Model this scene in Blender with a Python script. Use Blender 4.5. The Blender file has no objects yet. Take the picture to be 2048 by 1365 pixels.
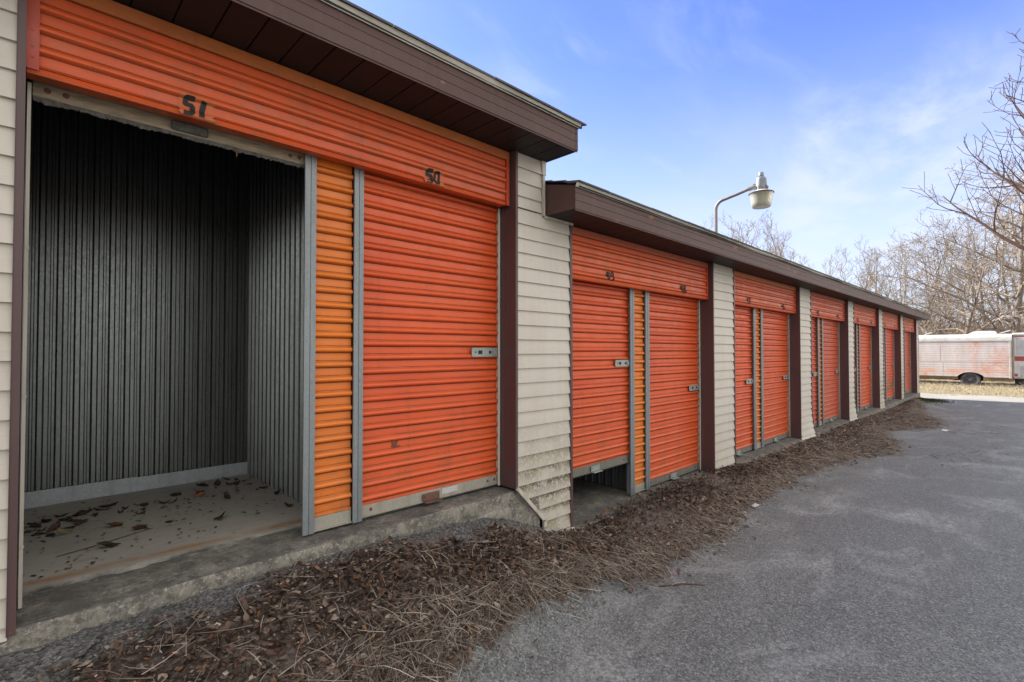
import bpy, math, random
import numpy as np
from mathutils import Vector, Matrix, Euler, noise

R = math.radians
S = bpy.context.scene
COL = S.collection
random.seed(7)
rng = np.random.default_rng(7)

# ------------------------------------------------------------------ materials
MATS = {}


class N:
    """small helper for writing node trees"""

    def __init__(self, name):
        self.m = bpy.data.materials.new(name)
        self.m.use_nodes = True
        self.t = self.m.node_tree
        self.b = self.t.nodes['Principled BSDF']
        self.tc = self.t.nodes.new('ShaderNodeTexCoord')
        MATS[name] = self.m

    def lk(self, a, b):
        self.t.links.new(a, b)

    def inp(self, sock, v):
        if hasattr(v, 'node'):
            self.lk(v, sock)
        elif isinstance(v, (tuple, list)) and len(v) == 3 and sock.type == 'RGBA':
            sock.default_value = (*v, 1)
        else:
            sock.default_value = v

    def map(self, scale=(1, 1, 1), rot=(0, 0, 0), loc=(0, 0, 0), src='Object'):
        n = self.t.nodes.new('ShaderNodeMapping')
        n.inputs['Scale'].default_value = scale
        n.inputs['Rotation'].default_value = rot
        n.inputs['Location'].default_value = loc
        self.lk(self.tc.outputs[src], n.inputs['Vector'])
        return n.outputs[0]

    def noise(self, vec, scale=5, detail=4, rough=.55, dist=0):
        n = self.t.nodes.new('ShaderNodeTexNoise')
        n.inputs['Scale'].default_value = scale
        n.inputs['Detail'].default_value = detail
        n.inputs['Roughness'].default_value = rough
        n.inputs['Distortion'].default_value = dist
        self.lk(vec, n.inputs['Vector'])
        return n.outputs['Fac']

    def voro(self, vec, scale=5, feature='F1', out='Distance', rnd=1):
        n = self.t.nodes.new('ShaderNodeTexVoronoi')
        n.feature = feature
        n.inputs['Scale'].default_value = scale
        n.inputs['Randomness'].default_value = rnd
        self.lk(vec, n.inputs['Vector'])
        return n.outputs[out]

    def ramp(self, fac, a, b, lo=0., hi=1.):
        n = self.t.nodes.new('ShaderNodeMapRange')
        n.clamp = True
        n.inputs['From Min'].default_value = a
        n.inputs['From Max'].default_value = b
        n.inputs['To Min'].default_value = lo
        n.inputs['To Max'].default_value = hi
        self.lk(fac, n.inputs['Value'])
        return n.outputs[0]

    def mix(self, fac, a, b, mode='MIX'):
        n = self.t.nodes.new('ShaderNodeMix')
        n.data_type = 'RGBA'
        n.blend_type = mode
        self.inp(n.inputs['Factor'], fac)
        self.inp(n.inputs[6], a)
        self.inp(n.inputs[7], b)
        return n.outputs[2]

    def math(self, op, a, b=0.):
        n = self.t.nodes.new('ShaderNodeMath')
        n.operation = op
        self.inp(n.inputs[0], a)
        self.inp(n.inputs[1], b)
        return n.outputs[0]

    def sep(self, vec):
        n = self.t.nodes.new('ShaderNodeSeparateXYZ')
        self.lk(vec, n.inputs[0])
        return n.outputs

    def attr(self, name):
        n = self.t.nodes.new('ShaderNodeAttribute')
        n.attribute_name = name
        return n

    def bump(self, h, strength=.3, dist=.01):
        n = self.t.nodes.new('ShaderNodeBump')
        n.inputs['Strength'].default_value = strength
        n.inputs['Distance'].default_value = dist
        self.lk(h, n.inputs['Height'])
        self.lk(n.outputs[0], self.b.inputs['Normal'])

    def out(self, col, rough=.5, metal=0., spec=None):
        self.inp(self.b.inputs['Base Color'], col)
        self.inp(self.b.inputs['Roughness'], rough)
        self.inp(self.b.inputs['Metallic'], metal)
        if spec is not None:
            self.b.inputs['Specular IOR Level'].default_value = spec
        return self.m


def paint(name, c1, c2, dirt=(.06, .035, .02), rough=.42, dirt_amt=.6, fade=None):
    n = N(name)
    v = n.map()
    big = n.ramp(n.noise(v, 1.3, 3), .35, .65)
    col = n.mix(big, c1, c2)
    if fade:
        st = n.ramp(n.noise(n.map((.5, 1, 9), loc=(3, 1, 2)), 2.2, 4), .42, .75, 0, .75)
        col = n.mix(st, col, fade)
    # run-off streaks and specks of dirt
    oi = n.t.nodes.new('ShaderNodeObjectInfo')
    vr = n.ramp(oi.outputs['Random'], 0, 1, 0, .16)
    col = n.mix(vr, col, tuple(c * .72 for c in c2))
    chalk = n.ramp(n.noise(n.map((.7, 1, 1.1), loc=(6, 2, 1)), 1.6, 5, .6), .52, .80, 0, .26)
    col = n.mix(chalk, col, tuple(min(1, c * .84 + d_) for c, d_ in zip(c1, (.05, .05, .028))))
    zz = n.sep(n.tc.outputs['Object'])[2]
    sp_ = n.math('MULTIPLY', n.ramp(zz, .02, .55, 1, 0), n.ramp(n.noise(n.map((2.2, 1, 3.2), loc=(1, 1, 8)), 3, 6, .72), .47, .66, 0, .55))
    col = n.mix(sp_, col, (.26, .095, .03))
    st = n.ramp(n.noise(n.map((5, 1, .5)), 2.5, 6, .7), .55, .8, 0, dirt_amt * .5)
    col = n.mix(st, col, dirt)
    sp = n.ramp(n.noise(n.map(), 55, 3, .7), .66, .76, 0, dirt_amt)
    col = n.mix(sp, col, dirt)
    dust_shade = n.math('MULTIPLY', n.attr('dust_shade').outputs['Fac'], n.ramp(n.noise(n.map((1.5, 1, 20)), 3, 3), .3, .6, .25, .8))
    col = n.mix(dust_shade, col, (.12, .045, .024))
    r = n.ramp(n.noise(v, 9, 4), .3, .7, rough - .08, rough + .15)
    n.out(col, r)
    return n


paint('orange_paint', (.67, .092, .015), (.58, .070, .013), fade=(.66, .118, .028))
paint('orange_paint_faded', (.56, .080, .026), (.48, .064, .024), fade=(.60, .13, .06))
paint('hood_orange', (.65, .094, .013), (.56, .072, .012), dirt_amt=.7)
paint('hood_band', (.50, .14, .030), (.40, .105, .028), dirt_amt=.7)
paint('hood_band_red', (.42, .085, .035), (.36, .07, .03), dirt_amt=.5)
paint('flange_red', (.50, .062, .028), (.44, .05, .025), dirt_amt=.4)
paint('yellow_orange', (.74, .19, .012), (.63, .142, .010), fade=(.70, .21, .035))

n = N('mossy_orange')
col = n.mix(n.ramp(n.noise(n.map(), 1.5), .3, .7), (.60, .085, .028), (.52, .07, .028))
z = n.sep(n.tc.outputs['Object'])[2]
mk = n.math('MULTIPLY', n.ramp(z, .35, .75, 1, 0), n.ramp(n.noise(n.map((1, 1, 3)), 2.4, 5, .7), .38, .62))
mk = n.math('MULTIPLY', mk, n.ramp(z, .10, .22))
col = n.mix(mk, col, (.13, .10, .03))
n.out(col, .5)

n = N('brown_vinyl')
v = n.map()
col = n.mix(n.ramp(n.noise(n.map((1, 1, .3)), 2.2, 4), .35, .65), (.068, .036, .036), (.085, .047, .046))
col = n.mix(n.ramp(n.noise(v, 40, 3, .7), .66, .76, 0, .5), col, (.17, .13, .12))
col = n.mix(n.ramp(n.noise(n.map((3, 3, .25)), 4, 5, .7), .5, .75, 0, .35), col, (.12, .075, .07))
n.bump(n.noise(n.map((90, 90, 4)), 1, 3), .12, .003)
n.out(col, .42)

n = N('fascia_brown')
v = n.map((.45, 1, 1))
col = n.mix(n.ramp(n.noise(n.map((.6, 1, 1)), 1.5, 4), .35, .65), (.074, .040, .034), (.090, .051, .044))
pk = n.ramp(n.voro(n.map((2.4, 0, 5.5), loc=(.3, 0, .2)), 1.0), .10, .17, 1, 0)
pk = n.math('MULTIPLY', pk, n.ramp(n.noise(n.map((9, 1, 12)), 4, 4, .7), .42, .55))
col = n.mix(n.math('MULTIPLY', pk, .75), col, (.33, .115, .07))
pk2 = n.ramp(n.noise(n.map((1.2, 1, 2.6), loc=(5, 2, 9)), 8, 2, .5), .715, .75, 0, .7)
col = n.mix(pk2, col, (.28, .11, .07))
col = n.mix(n.ramp(n.noise(n.map((6, 1, .6)), 3, 5, .7), .5, .8, 0, .3), col, (.15, .105, .10))
n.bump(n.noise(n.map((2, 10, 10)), 3, 3), .08, .01)
n.out(col, .5, 0, .25)

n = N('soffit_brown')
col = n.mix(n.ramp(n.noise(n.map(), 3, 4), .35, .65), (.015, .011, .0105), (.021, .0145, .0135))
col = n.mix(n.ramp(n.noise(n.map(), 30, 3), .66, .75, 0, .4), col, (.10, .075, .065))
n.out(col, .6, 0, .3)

n = N('vinyl_siding')
v = n.map()
x, y, z = n.sep(n.tc.outputs['Object'])
col = n.mix(n.ramp(n.noise(v, 1.4, 4), .3, .7), (.475, .44, .375), (.52, .485, .42))
# brownish staining high up under the eave, streaking down
st = n.ramp(n.noise(n.map((7, 7, .8)), 2, 5, .6), .45, .80, 0, .30)
col = n.mix(st, col, (.35, .30, .225))
# grime on each lap
col = n.mix(n.ramp(n.noise(n.map((3, 3, 26)), 2.4, 5, .6), .55, .8, 0, .35), col, (.31, .275, .21))
# algae specks, only in the low patch and denser to the top of each course
al = n.ramp(n.noise(n.map((60, 60, 38)), 1.0, 6, .72), .40, .49)
low = n.ramp(z, .52, .98, 1, 0)
pat = n.ramp(n.noise(n.map((2.4, 2.4, 3.2), loc=(.35, 0, .4)), 1.6, 3, .6), .30, .52)
al = n.math('MULTIPLY', n.math('MULTIPLY', al, n.attr('algae').outputs['Fac']), n.math('MULTIPLY', pat, low))
col = n.mix(al, col, (.07, .055, .016))
gl = n.math('MULTIPLY', n.math('MULTIPLY', n.attr('algae').outputs['Fac'], low), n.ramp(n.noise(v, 4, 4), .4, .7, 0, .55))
col = n.mix(gl, col, (.36, .33, .20))
n.bump(n.noise(n.map((4, 4, 120)), 1, 3), .10, .003)
n.out(col, .48)

n = N('beige_trim')
col = n.mix(n.ramp(n.noise(n.map((9, 9, 1)), 2.4, 5), .45, .75, 0, .7), (.50, .46, .39), (.27, .23, .17))
n.out(col, .5)

n = N('drip_white')
col = n.mix(n.ramp(n.noise(n.map((1.2, 8, 9)), 2, 5, .7), .40, .72), (.60, .58, .51), (.27, .245, .20))
n.out(col, .5)


def galv(name, c1, c2, rough=.5, metal=.55, rust=.0, spangle=.5):
    n = N(name)
    sp = n.voro(n.map(), 90, 'F1', 'Color')
    g = n.t.nodes.new('ShaderNodeRGBToBW')
    n.lk(sp, g.inputs[0])
    mid = tuple((a + b) / 2 for a, b in zip(c1, c2))
    col = n.mix(spangle, mid, n.mix(n.ramp(g.outputs[0], .2, .8), c1, c2))
    col = n.mix(n.ramp(n.noise(n.map((5, 5, .6)), 2.2, 5, .65), .45, .75, 0, .5), col, tuple(c * .6 for c in c1))
    col = n.mix(n.ramp(n.noise(n.map(), 35, 4, .7), .66, .74, 0, .4), col, tuple(c * .4 for c in c1))
    if rust:
        col = n.mix(n.ramp(n.noise(n.map(), 6, 5, .7), .6, .75, 0, rust), col, (.15, .06, .025))
    n.out(col, n.ramp(n.noise(n.map(), 60, 3), .3, .7, rough - .06, rough + .08), metal)


galv('galvanised', (.185, .205, .21), (.27, .30, .31), metal=.4, spangle=.35)
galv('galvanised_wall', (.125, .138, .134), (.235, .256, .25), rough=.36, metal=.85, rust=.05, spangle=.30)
galv('galvanised_base', (.30, .33, .35), (.44, .48, .51), metal=.3)
galv('latch_steel', (.28, .31, .29), (.38, .42, .40), rust=.35)
galv('aluminium_bar', (.30, .285, .235), (.38, .36, .30), metal=.25, rust=.25)
galv('dull_bar', (.15, .145, .12), (.20, .195, .165), metal=.2, rust=.2)
galv('pole_steel', (.20, .175, .155), (.28, .25, .23), metal=.2, rust=.45)
galv('lamp_housing', (.16, .17, .175), (.22, .23, .235), metal=.3)

n = N('old_bar')
col = n.mix(n.ramp(n.noise(n.map((3, 3, 20)), 3, 5, .65), .35, .7), (.36, .30, .20), (.17, .13, .085))
n.out(col, .55)
n = N('dusty_seal')
col = n.mix(n.ramp(n.noise(n.map(), 40, 5, .7), .35, .7), (.125, .12, .108), (.045, .042, .036))
n.out(col, .95)
n = N('black')
n.out((.012, .012, .012), .6)
n = N('black_paint')
n.out(n.mix(n.ramp(n.noise(n.map(), 90, 3), .64, .78, 0, .3), (.010, .009, .009), (.12, .05, .03)), .7)
n = N('number_backing')
n.out(n.mix(n.ramp(n.noise(n.map(), 30, 4), .4, .65), (.52, .105, .025), (.44, .14, .055)), .6)
n = N('sticker')
n.out(n.mix(n.ramp(n.noise(n.map((30, 1, 60)), 2, 3), .5, .7), (.48, .46, .44), (.28, .26, .25)), .5)
n = N('rusty_steel')
n.out(n.mix(n.ramp(n.noise(n.map(), 30, 5), .35, .7), (.16, .075, .05), (.085, .045, .035)), .75, .1)

n = N('old_concrete')
v = n.map()
col = n.mix(n.ramp(n.noise(v, 2.5, 6, .62), .3, .7), (.27, .25, .205), (.155, .145, .12))
col = n.mix(n.ramp(n.noise(v, 11, 8, .78), .46, .57, 0, .85), col, (.075, .07, .06))
col = n.mix(n.ramp(n.noise(n.map(loc=(9, 1, 3)), 45, 5, .75), .54, .66, 0, .8), col, (.42, .40, .36))
col = n.mix(n.ramp(n.noise(v, 6, 5, .7), .60, .72, 0, .75), col, (.055, .052, .045))
col = n.mix(n.ramp(n.noise(n.map(loc=(4, 4, 4)), 5, 5, .7), .64, .74, 0, .6), col, (.14, .12, .045))
geo = n.t.nodes.new('ShaderNodeNewGeometry')
up = n.ramp(n.sep(geo.outputs['Normal'])[2], .6, .95)
col = n.mix(n.math('MULTIPLY', up, n.ramp(n.noise(v, 5, 5, .65), .35, .62, .15, .8)), col, (.075, .071, .064))
col = n.mix(n.ramp(n.voro(v, 55, 'F1'), .06, .14, .55, 0), col, (.06, .055, .05))
n.bump(n.noise(v, 60, 6, .7), .7, .012)
n.out(col, .9)

n = N('floor_concrete')
v = n.map()
x, y, z = n.sep(n.tc.outputs['Object'])
col = n.mix(n.ramp(n.noise(v, 1.7, 6, .6), .3, .7), (.34, .318, .27), (.26, .25, .222))
col = n.mix(n.ramp(n.noise(n.map((1, 3, 1)), 6, 6, .7), .54, .74, 0, .6), col, (.15, .135, .11))
rs = n.math('MULTIPLY', n.ramp(n.noise(v, 4, 5, .7), .38, .62), n.ramp(n.math('ABSOLUTE', n.math('ADD', y, -3.17)), .0, .06, .85, 0))
col = n.mix(rs, col, (.26, .12, .035))
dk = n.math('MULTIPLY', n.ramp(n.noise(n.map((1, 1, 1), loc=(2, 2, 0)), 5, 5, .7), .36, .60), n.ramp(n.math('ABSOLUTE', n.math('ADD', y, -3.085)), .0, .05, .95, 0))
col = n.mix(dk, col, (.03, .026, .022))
n.bump(n.noise(v, 40, 5, .6), .25, .006)
n.out(col, .82)

n = N('asphalt')
v = n.map()
c = n.voro(v, 115, 'F1', 'Color')
g = n.t.nodes.new('ShaderNodeRGBToBW')
n.lk(c, g.inputs[0])
gr = g.outputs[0]
base = n.mix(n.ramp(n.noise(v, .55, 5, .6), .32, .68), (.132, .144, .137), (.168, .181, .172))
base = n.mix(n.ramp(n.noise(n.map((1, 1, 1), loc=(7, 3, 0)), 2.2, 6, .65), .45, .72, 0, .55), base, (.112, .117, .113))
base = n.mix(n.ramp(gr, .22, .55, .85, 0), base, (.055, .056, .057))
base = n.mix(n.ramp(gr, .64, .92, 0, .8), base, (.31, .305, .30))
# pale scuffed and salted patches where the fines have worn off
wr = n.math('MULTIPLY', n.ramp(n.noise(n.map((1, 1.6, 1), rot=(0, 0, .5), loc=(2.3, 1, 0)), 1.1, 6, .62, .8), .50, .72), n.ramp(n.noise(v, 30, 6, .8), .40, .60))
base = n.mix(n.math('MULTIPLY', wr, .68), base, (.46, .475, .46))
fl = n.ramp(n.noise(n.map(loc=(11, 4, 0)), 75, 3, .6), .66, .71, 0, .7)
base = n.mix(fl, base, (.50, .495, .48))
# cracks filled with dirt, stains
base = n.mix(n.ramp(n.noise(n.map((.8, 3.2, 1), loc=(1, 9, 0)), 1.5, 5, .7), .62, .74, 0, .45), base, (.075, .068, .06))
hb = n.math('ADD', n.math('MULTIPLY', n.noise(v, 45, 5, .7), .7), n.math('MULTIPLY', gr, .6))
n.bump(hb, .55, .008)
n.out(base, n.ramp(gr, .2, .9, .62, .85))

n = N('gravel')
v = n.map()
c = n.voro(v, 80, 'F1', 'Color')
g = n.t.nodes.new('ShaderNodeRGBToBW')
n.lk(c, g.inputs[0])
col = n.mix(n.ramp(g.outputs[0], .2, .8), (.055, .053, .051), (.17, .165, .158))
col = n.mix(n.ramp(n.noise(v, 8, 5, .7), .55, .7, 0, .85), col, (.035, .035, .012))
n.bump(n.voro(v, 80, 'F1'), .9, .012)
n.out(col, .9)

n = N('mulch')
v = n.map()
col = n.mix(n.ramp(n.noise(v, 42, 5, .75), .35, .65), (.062, .044, .036), (.165, .130, .105))
col = n.mix(n.ramp(n.noise(n.map((40, 160, 40), rot=(0, 0, .6)), 1, 4, .7), .52, .66, 0, .75), col, (.27, .22, .17))
n.bump(n.noise(v, 60, 5, .75), 1, .02)
n.out(col, .95)


def attrmat(name, rough=.8, spec=.3):
    n = N(name)
    a = n.attr('tint').outputs['Color']
    col = n.mix(n.ramp(n.noise(n.map(), 60, 4, .7), .3, .7, 0, .5), a, n.mix(.5, a, (.03, .02, .014)))
    n.out(col, rough, 0, spec)


attrmat('leaf', .7)
attrmat('straw', .8)

n = N('shingle')
v = n.map()
bx = n.voro(n.map((3.2, 7, 7)), 1, 'F1', 'Color', .3)
g = n.t.nodes.new('ShaderNodeRGBToBW')
n.lk(bx, g.inputs[0])
col = n.mix(g.outputs[0], (.055, .052, .048), (.10, .095, .088))
col = n.mix(n.ramp(n.noise(v, 180, 2), .4, .7, 0, .6), col, (.14, .135, .125))
n.bump(n.noise(v, 150, 3), .5, .006)
n.out(col, .95)

n = N('dry_grass_ground')
v = n.map()
col = n.mix(n.ramp(n.noise(v, .8, 6, .65), .35, .65), (.32, .265, .165), (.24, .195, .12))
col = n.mix(n.ramp(n.noise(v, 9, 5, .7), .5, .7, 0, .6), col, (.38, .33, .22))
col = n.mix(n.ramp(n.noise(n.map(loc=(4, 2, 1)), 1.7, 5, .7), .60, .74, 0, .6), col, (.12, .14, .05))
n.bump(n.noise(v, 40, 5, .7), .8, .05)
n.out(col, .95)

n = N('forest_floor')
v = n.map()
col = n.mix(n.ramp(n.noise(v, .7, 6, .7), .3, .7), (.15, .105, .065), (.25, .19, .125))
n.out(col, .95)


def bark(name, c1, c2, c3):
    n = N(name)
    v = n.map()
    col = n.mix(n.ramp(n.noise(v, 3, 5, .7), .35, .65), c1, c2)
    col = n.mix(n.ramp(n.noise(n.map((1, 1, .3)), 1.1, 3), .45, .7, 0, .7), col, c3)
    n.out(col, .9)


bark('bark_grey', (.15, .12, .09), (.23, .19, .15), (.30, .25, .19))
bark('twig_tan', (.20, .16, .12), (.28, .235, .185), (.37, .32, .26))
bark('bark_red', (.065, .036, .030), (.10, .058, .046), (.14, .09, .065))
bark('brush_brown', (.18, .125, .075), (.27, .20, .13), (.34, .27, .18))

# trailer / motorhome
n = N('faded_trailer')
v = n.map()
x, y, z = n.sep(n.tc.outputs['Object'])
col = n.mix(n.ramp(n.noise(n.map((1, 3, .6)), 1.2, 5, .65), .3, .7), (.56, .50, .46), (.44, .39, .36))
o1 = n.ramp(n.noise(n.map((1, 1.1, .75), loc=(0, 1.7, .35)), 1.3, 5, .7, .4), .50, .66)
o1 = n.math('MULTIPLY', o1, n.ramp(n.noise(n.map((1, 5, 24)), 1.5, 4, .7), .36, .56))
col = n.mix(n.math('MULTIPLY', o1, .9), col, (.47, .19, .11))
bd = n.math('MULTIPLY', n.ramp(n.math('ABSOLUTE', n.math('ADD', z, -.68)), .06, .13, 1, 0), n.ramp(n.noise(n.map((1, 1.0, 6)), 1.7, 4, .65), .42, .56))
col = n.mix(n.math('MULTIPLY', bd, .7), col, (.60, .25, .12))
col = n.mix(n.ramp(n.noise(n.map((1, 12, .6)), 1.6, 5, .7), .50, .75, 0, .5), col, (.40, .32, .23))
n.out(col, .55)
n = N('rv_white')
col = n.mix(n.ramp(n.noise(n.map((1, 2, 1)), 2, 5, .65), .4, .75), (.66, .65, .62), (.46, .44, .38))
n.out(col, .45)
n = N('trailer_trim')
n.out(n.mix(n.ramp(n.noise(n.map((2, 2, 1)), 4, 4), .4, .7), (.42, .39, .35), (.30, .25, .20)), .6)
n = N('rv_roof')
col = n.mix(n.ramp(n.noise(n.map((1, 2.5, 6)), 2, 5, .65), .45, .75), (.56, .55, .51), (.34, .32, .25))
n.out(col, .5)
n = N('ac_white')
n.out(n.mix(n.ramp(n.noise(n.map(), 4, 4), .45, .75), (.62, .62, .61), (.50, .49, .46)), .5)
n = N('rv_red')
n.out(n.mix(n.ramp(n.noise(n.map(), 4, 4), .4, .7), (.38, .06, .04), (.30, .07, .05)), .4)
n = N('rv_glass')
n.out(n.mix(n.ramp(n.noise(n.map(), 5, 5), .3, .7), (.50, .50, .47), (.36, .37, .35)), .15, 0, .6)  # frosty window reflection painted in as a pale grey base colour
n = N('rusty_skirt')
n.out(n.mix(n.ramp(n.noise(n.map((1, 3, 1)), 3, 5), .35, .7), (.22, .13, .045), (.10, .065, .03)), .7)
n = N('dark_under')
n.out((.02, .018, .016), .9)
n = N('tyre_rubber')
n.out(n.mix(n.ramp(n.noise(n.map(), 9, 4), .35, .7), (.045, .044, .042), (.10, .096, .088)), .85)
n = N('rim_dark')
n.out(n.mix(n.ramp(n.noise(n.map(), 12, 4), .4, .7), (.05, .05, .052), (.14, .135, .13)), .5, .4)
n = N('lens_plastic')
col = n.mix(n.ramp(n.noise(n.map((5, 5, 2)), 2.4, 5, .65), .35, .7), (.44, .41, .29), (.30, .27, .17))
n.b.inputs['Transmission Weight'].default_value = .35
n.out(col, .35)
n = N('lens_bottom')
n.b.inputs['Transmission Weight'].default_value = .3
n.out((.66, .66, .60), .3)
n = N('paper_white')
n.out((.62, .61, .59), .8)


# ------------------------------------------------------------------ geometry
class MB:
    def __init__(self):
        self.v, self.f, self.mi = [], [], []
        self.attrs = {}

    def add(self, vs, fs, mi=0):
        o = len(self.v)
        self.v += [tuple(p) for p in vs]
        self.f += [tuple(i + o for i in f) for f in fs]
        self.mi += [mi] * len(fs)
        return self

    def box(self, x0, x1, y0, y1, z0, z1, mi=0):
        vs = [(x, y, z) for x in (x0, x1) for y in (y0, y1) for z in (z0, z1)]
        fs = [(0, 1, 3, 2), (4, 6, 7, 5), (0, 4, 5, 1), (2, 3, 7, 6), (0, 2, 6, 4), (1, 5, 7, 3)]
        return self.add(vs, fs, mi)

    def cbox(self, x0, x1, y0, y1, z0, z1, c=.01, mi=0):
        """box with chamfered edges"""
        X, Y, Z = (x0, x1), (y0, y1), (z0, z1)
        vs, idx = [], {}
        for i in (0, 1):
            for j in (0, 1):
                for k in (0, 1):
                    sx, sy, sz = (c, -c)[i], (c, -c)[j], (c, -c)[k]
                    for a in range(3):
                        p = [X[i] + sx, Y[j] + sy, Z[k] + sz]
                        p[a] = (X[i], Y[j], Z[k])[a]
                        idx[i, j, k, a] = len(vs)
                        vs.append(p)
        fs = []
        for a in range(3):
            b, d = (a + 1) % 3, (a + 2) % 3
            for s in (0, 1):
                q = []
                for (u, w) in ((0, 0), (1, 0), (1, 1), (0, 1)):
                    t = [0, 0, 0]
                    t[a], t[b], t[d] = s, u, w
                    q.append(idx[t[0], t[1], t[2], a])
                fs.append(q if s else q[::-1])
            for u in (0, 1):
                for w in (0, 1):
                    t0, t1 = [0, 0, 0], [0, 0, 0]
                    t0[b] = t1[b] = u
                    t0[d] = t1[d] = w
                    t1[a] = 1
                    q = [idx[(*t0, b)], idx[(*t1, b)], idx[(*t1, d)], idx[(*t0, d)]]
                    fs.append(q if (u != w) else q[::-1])
        for i in (0, 1):
            for j in (0, 1):
                for k in (0, 1):
                    q = [idx[i, j, k, 0], idx[i, j, k, 1], idx[i, j, k, 2]]
                    fs.append(q if (i + j + k) % 2 else q[::-1])
        return self.add(vs, fs, mi)

    def extrude(self, prof, x0, x1, axis='x', closed=False, mi=0, cap=False):
        """profile of (a, b) pairs swept along one axis: x: (y, z), y: (x, z), z: (x, y)"""
        def P(t, a, b):
            return {'x': (t, a, b), 'y': (a, t, b), 'z': (a, b, t)}[axis]
        n_ = len(prof)
        vs = [P(x0, *p) for p in prof] + [P(x1, *p) for p in prof]
        fs = [(i, (i + 1) % n_, n_ + (i + 1) % n_, n_ + i) for i in range(n_ if closed else n_ - 1)]
        if cap:
            fs += [tuple(range(n_))[::-1], tuple(range(n_, 2 * n_))]
        return self.add(vs, fs, mi)

    def tube(self, pts, rad, k=6, cap=True, mi=0):
        pts = [Vector(p) for p in pts]
        if not hasattr(rad, '__len__'):
            rad = [rad] * len(pts)
        vs, fs = [], []
        d0 = (pts[1] - pts[0]).normalized()
        a = d0.orthogonal().normalized()
        for i, p in enumerate(pts):
            d = (pts[min(i + 1, len(pts) - 1)] - pts[max(i - 1, 0)]).normalized()
            a = (a - d * a.dot(d))
            a = a.normalized() if a.length > 1e-6 else d.orthogonal().normalized()
            b = d.cross(a)
            for j in range(k):
                t = 2 * math.pi * j / k
                vs.append(p + (a * math.cos(t) + b * math.sin(t)) * rad[i])
        for i in range(len(pts) - 1):
            for j in range(k):
                fs.append((i * k + j, i * k + (j + 1) % k, (i + 1) * k + (j + 1) % k, (i + 1) * k + j))
        if cap:
            fs.append(tuple(range(k))[::-1])
            fs.append(tuple(range((len(pts) - 1) * k, len(pts) * k)))
        return self.add(vs, fs, mi)

    def lathe(self, prof, c=(0, 0, 0), k=24, axis='z', mi=0):
        vs, fs = [], []
        for (r, h) in prof:
            for j in range(k):
                t = 2 * math.pi * j / k
                a, b = r * math.cos(t), r * math.sin(t)
                vs.append({'z': (c[0] + a, c[1] + b, c[2] + h), 'x': (c[0] + h, c[1] + a, c[2] + b)}[axis])
        for i in range(len(prof) - 1):
            for j in range(k):
                fs.append((i * k + j, i * k + (j + 1) % k, (i + 1) * k + (j + 1) % k, (i + 1) * k + j))
        return self.add(vs, fs, mi)


ORG = {}


def link(name, mb, mat, parent=None, origin=None, smooth=None):
    """one mesh object; vertices are given in world space, the origin is moved to a sensible point"""
    me = bpy.data.meshes.new(name)
    v = np.array(mb.v, dtype=float)
    if origin is None:
        lo, hi = v.min(0), v.max(0)
        origin = ((lo[0] + hi[0]) / 2, (lo[1] + hi[1]) / 2, lo[2])
    if name in WORLD_ORIGIN:
        origin = ORG[parent.name] if parent else (0, 0, 0)
    v = v - np.array(origin)
    me.from_pydata(v.tolist(), [], mb.f)
    for m in (mat if isinstance(mat, (list, tuple)) else [mat]):
        me.materials.append(MATS[m])
    if any(mb.mi):
        me.polygons.foreach_set('material_index', mb.mi)
    for an, data in mb.attrs.items():
        data = np.asarray(data, dtype=np.float32)
        if data.ndim == 2:
            at = me.attributes.new(an, 'FLOAT_COLOR', 'POINT')
            at.data.foreach_set('color', np.hstack([data, np.ones((len(data), 1), np.float32)]).ravel())
        else:
            at = me.attributes.new(an, 'FLOAT', 'POINT')
            at.data.foreach_set('value', data)
    if smooth is not None:
        me.polygons.foreach_set('use_smooth', [True] * len(me.polygons))
        me.set_sharp_from_angle(angle=R(smooth))
    me.update()
    o = bpy.data.objects.new(name, me)
    COL.objects.link(o)
    ORG[o.name] = tuple(origin)
    if parent:
        o.parent = parent
        po = ORG[parent.name]
        o.location = [origin[i] - po[i] for i in range(3)]
    else:
        o.location = origin
    return o


WORLD_ORIGIN = set()


def empty(name, loc):
    o = bpy.data.objects.new(name, None)
    o.empty_display_size = .2
    COL.objects.link(o)
    o.location = loc
    ORG[o.name] = tuple(loc)
    return o


def tag(o, label=None, cat=None, group=None, kind=None):
    for k, v in (('label', label), ('category', cat), ('group', group), ('kind', kind)):
        if v:
            o[k] = v
    return o


def copy_tree(o, parent=None):
    c = o.copy()
    COL.objects.link(c)
    if parent:
        c.parent = parent
    for ch in o.children:
        copy_tree(ch, c)
    return c


# ------------------------------------------------------------------ dimensions
YF = 2.75                       # pier faces
Y_HOOD, Y_TRACK, Y_DOOR = 2.805, 2.888, 2.938
ZU = .452                       # floor of the tall section
ZSU, ZSL = 3.066, 2.622         # soffits
Y_FAS = 2.425
Y_BACK = 4.71
XU0, XU1 = -4.0, 3.05           # tall section
XL1 = 23.5                      # far end of the low row
PITCH = .0895
PIERS = [(2.704, 3.393), (6.194, 6.867), (9.655, 10.335), (13.05, 13.63), (16.38, 16.98), (19.72, 20.30)]
END_L = 22.98

root = empty('storage_building', (11.0, YF, 0))
tag(root, 'long row of storage units with orange roll-up doors, brown eaves and beige siding', 'building')

# ------------------------------------------------------------------ slatted sheets
SLAT = [(0, -.001), (.20, 0.001), (.46, 0), (.485, -.0025), (.505, .0015), (.55, .0035), (.59, .0095), (.66, .0165),
        (.75, .0195), (.84, .0175), (.905, .010), (.945, .001), (.985, -.004)]
DUST_SHADE = [.45, 0, .1, 1, .8, .7, .35, .05, 0, 0, .2, .9, 1.]  # ledge dust, plus the dark shade line painted in under each bead


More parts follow.
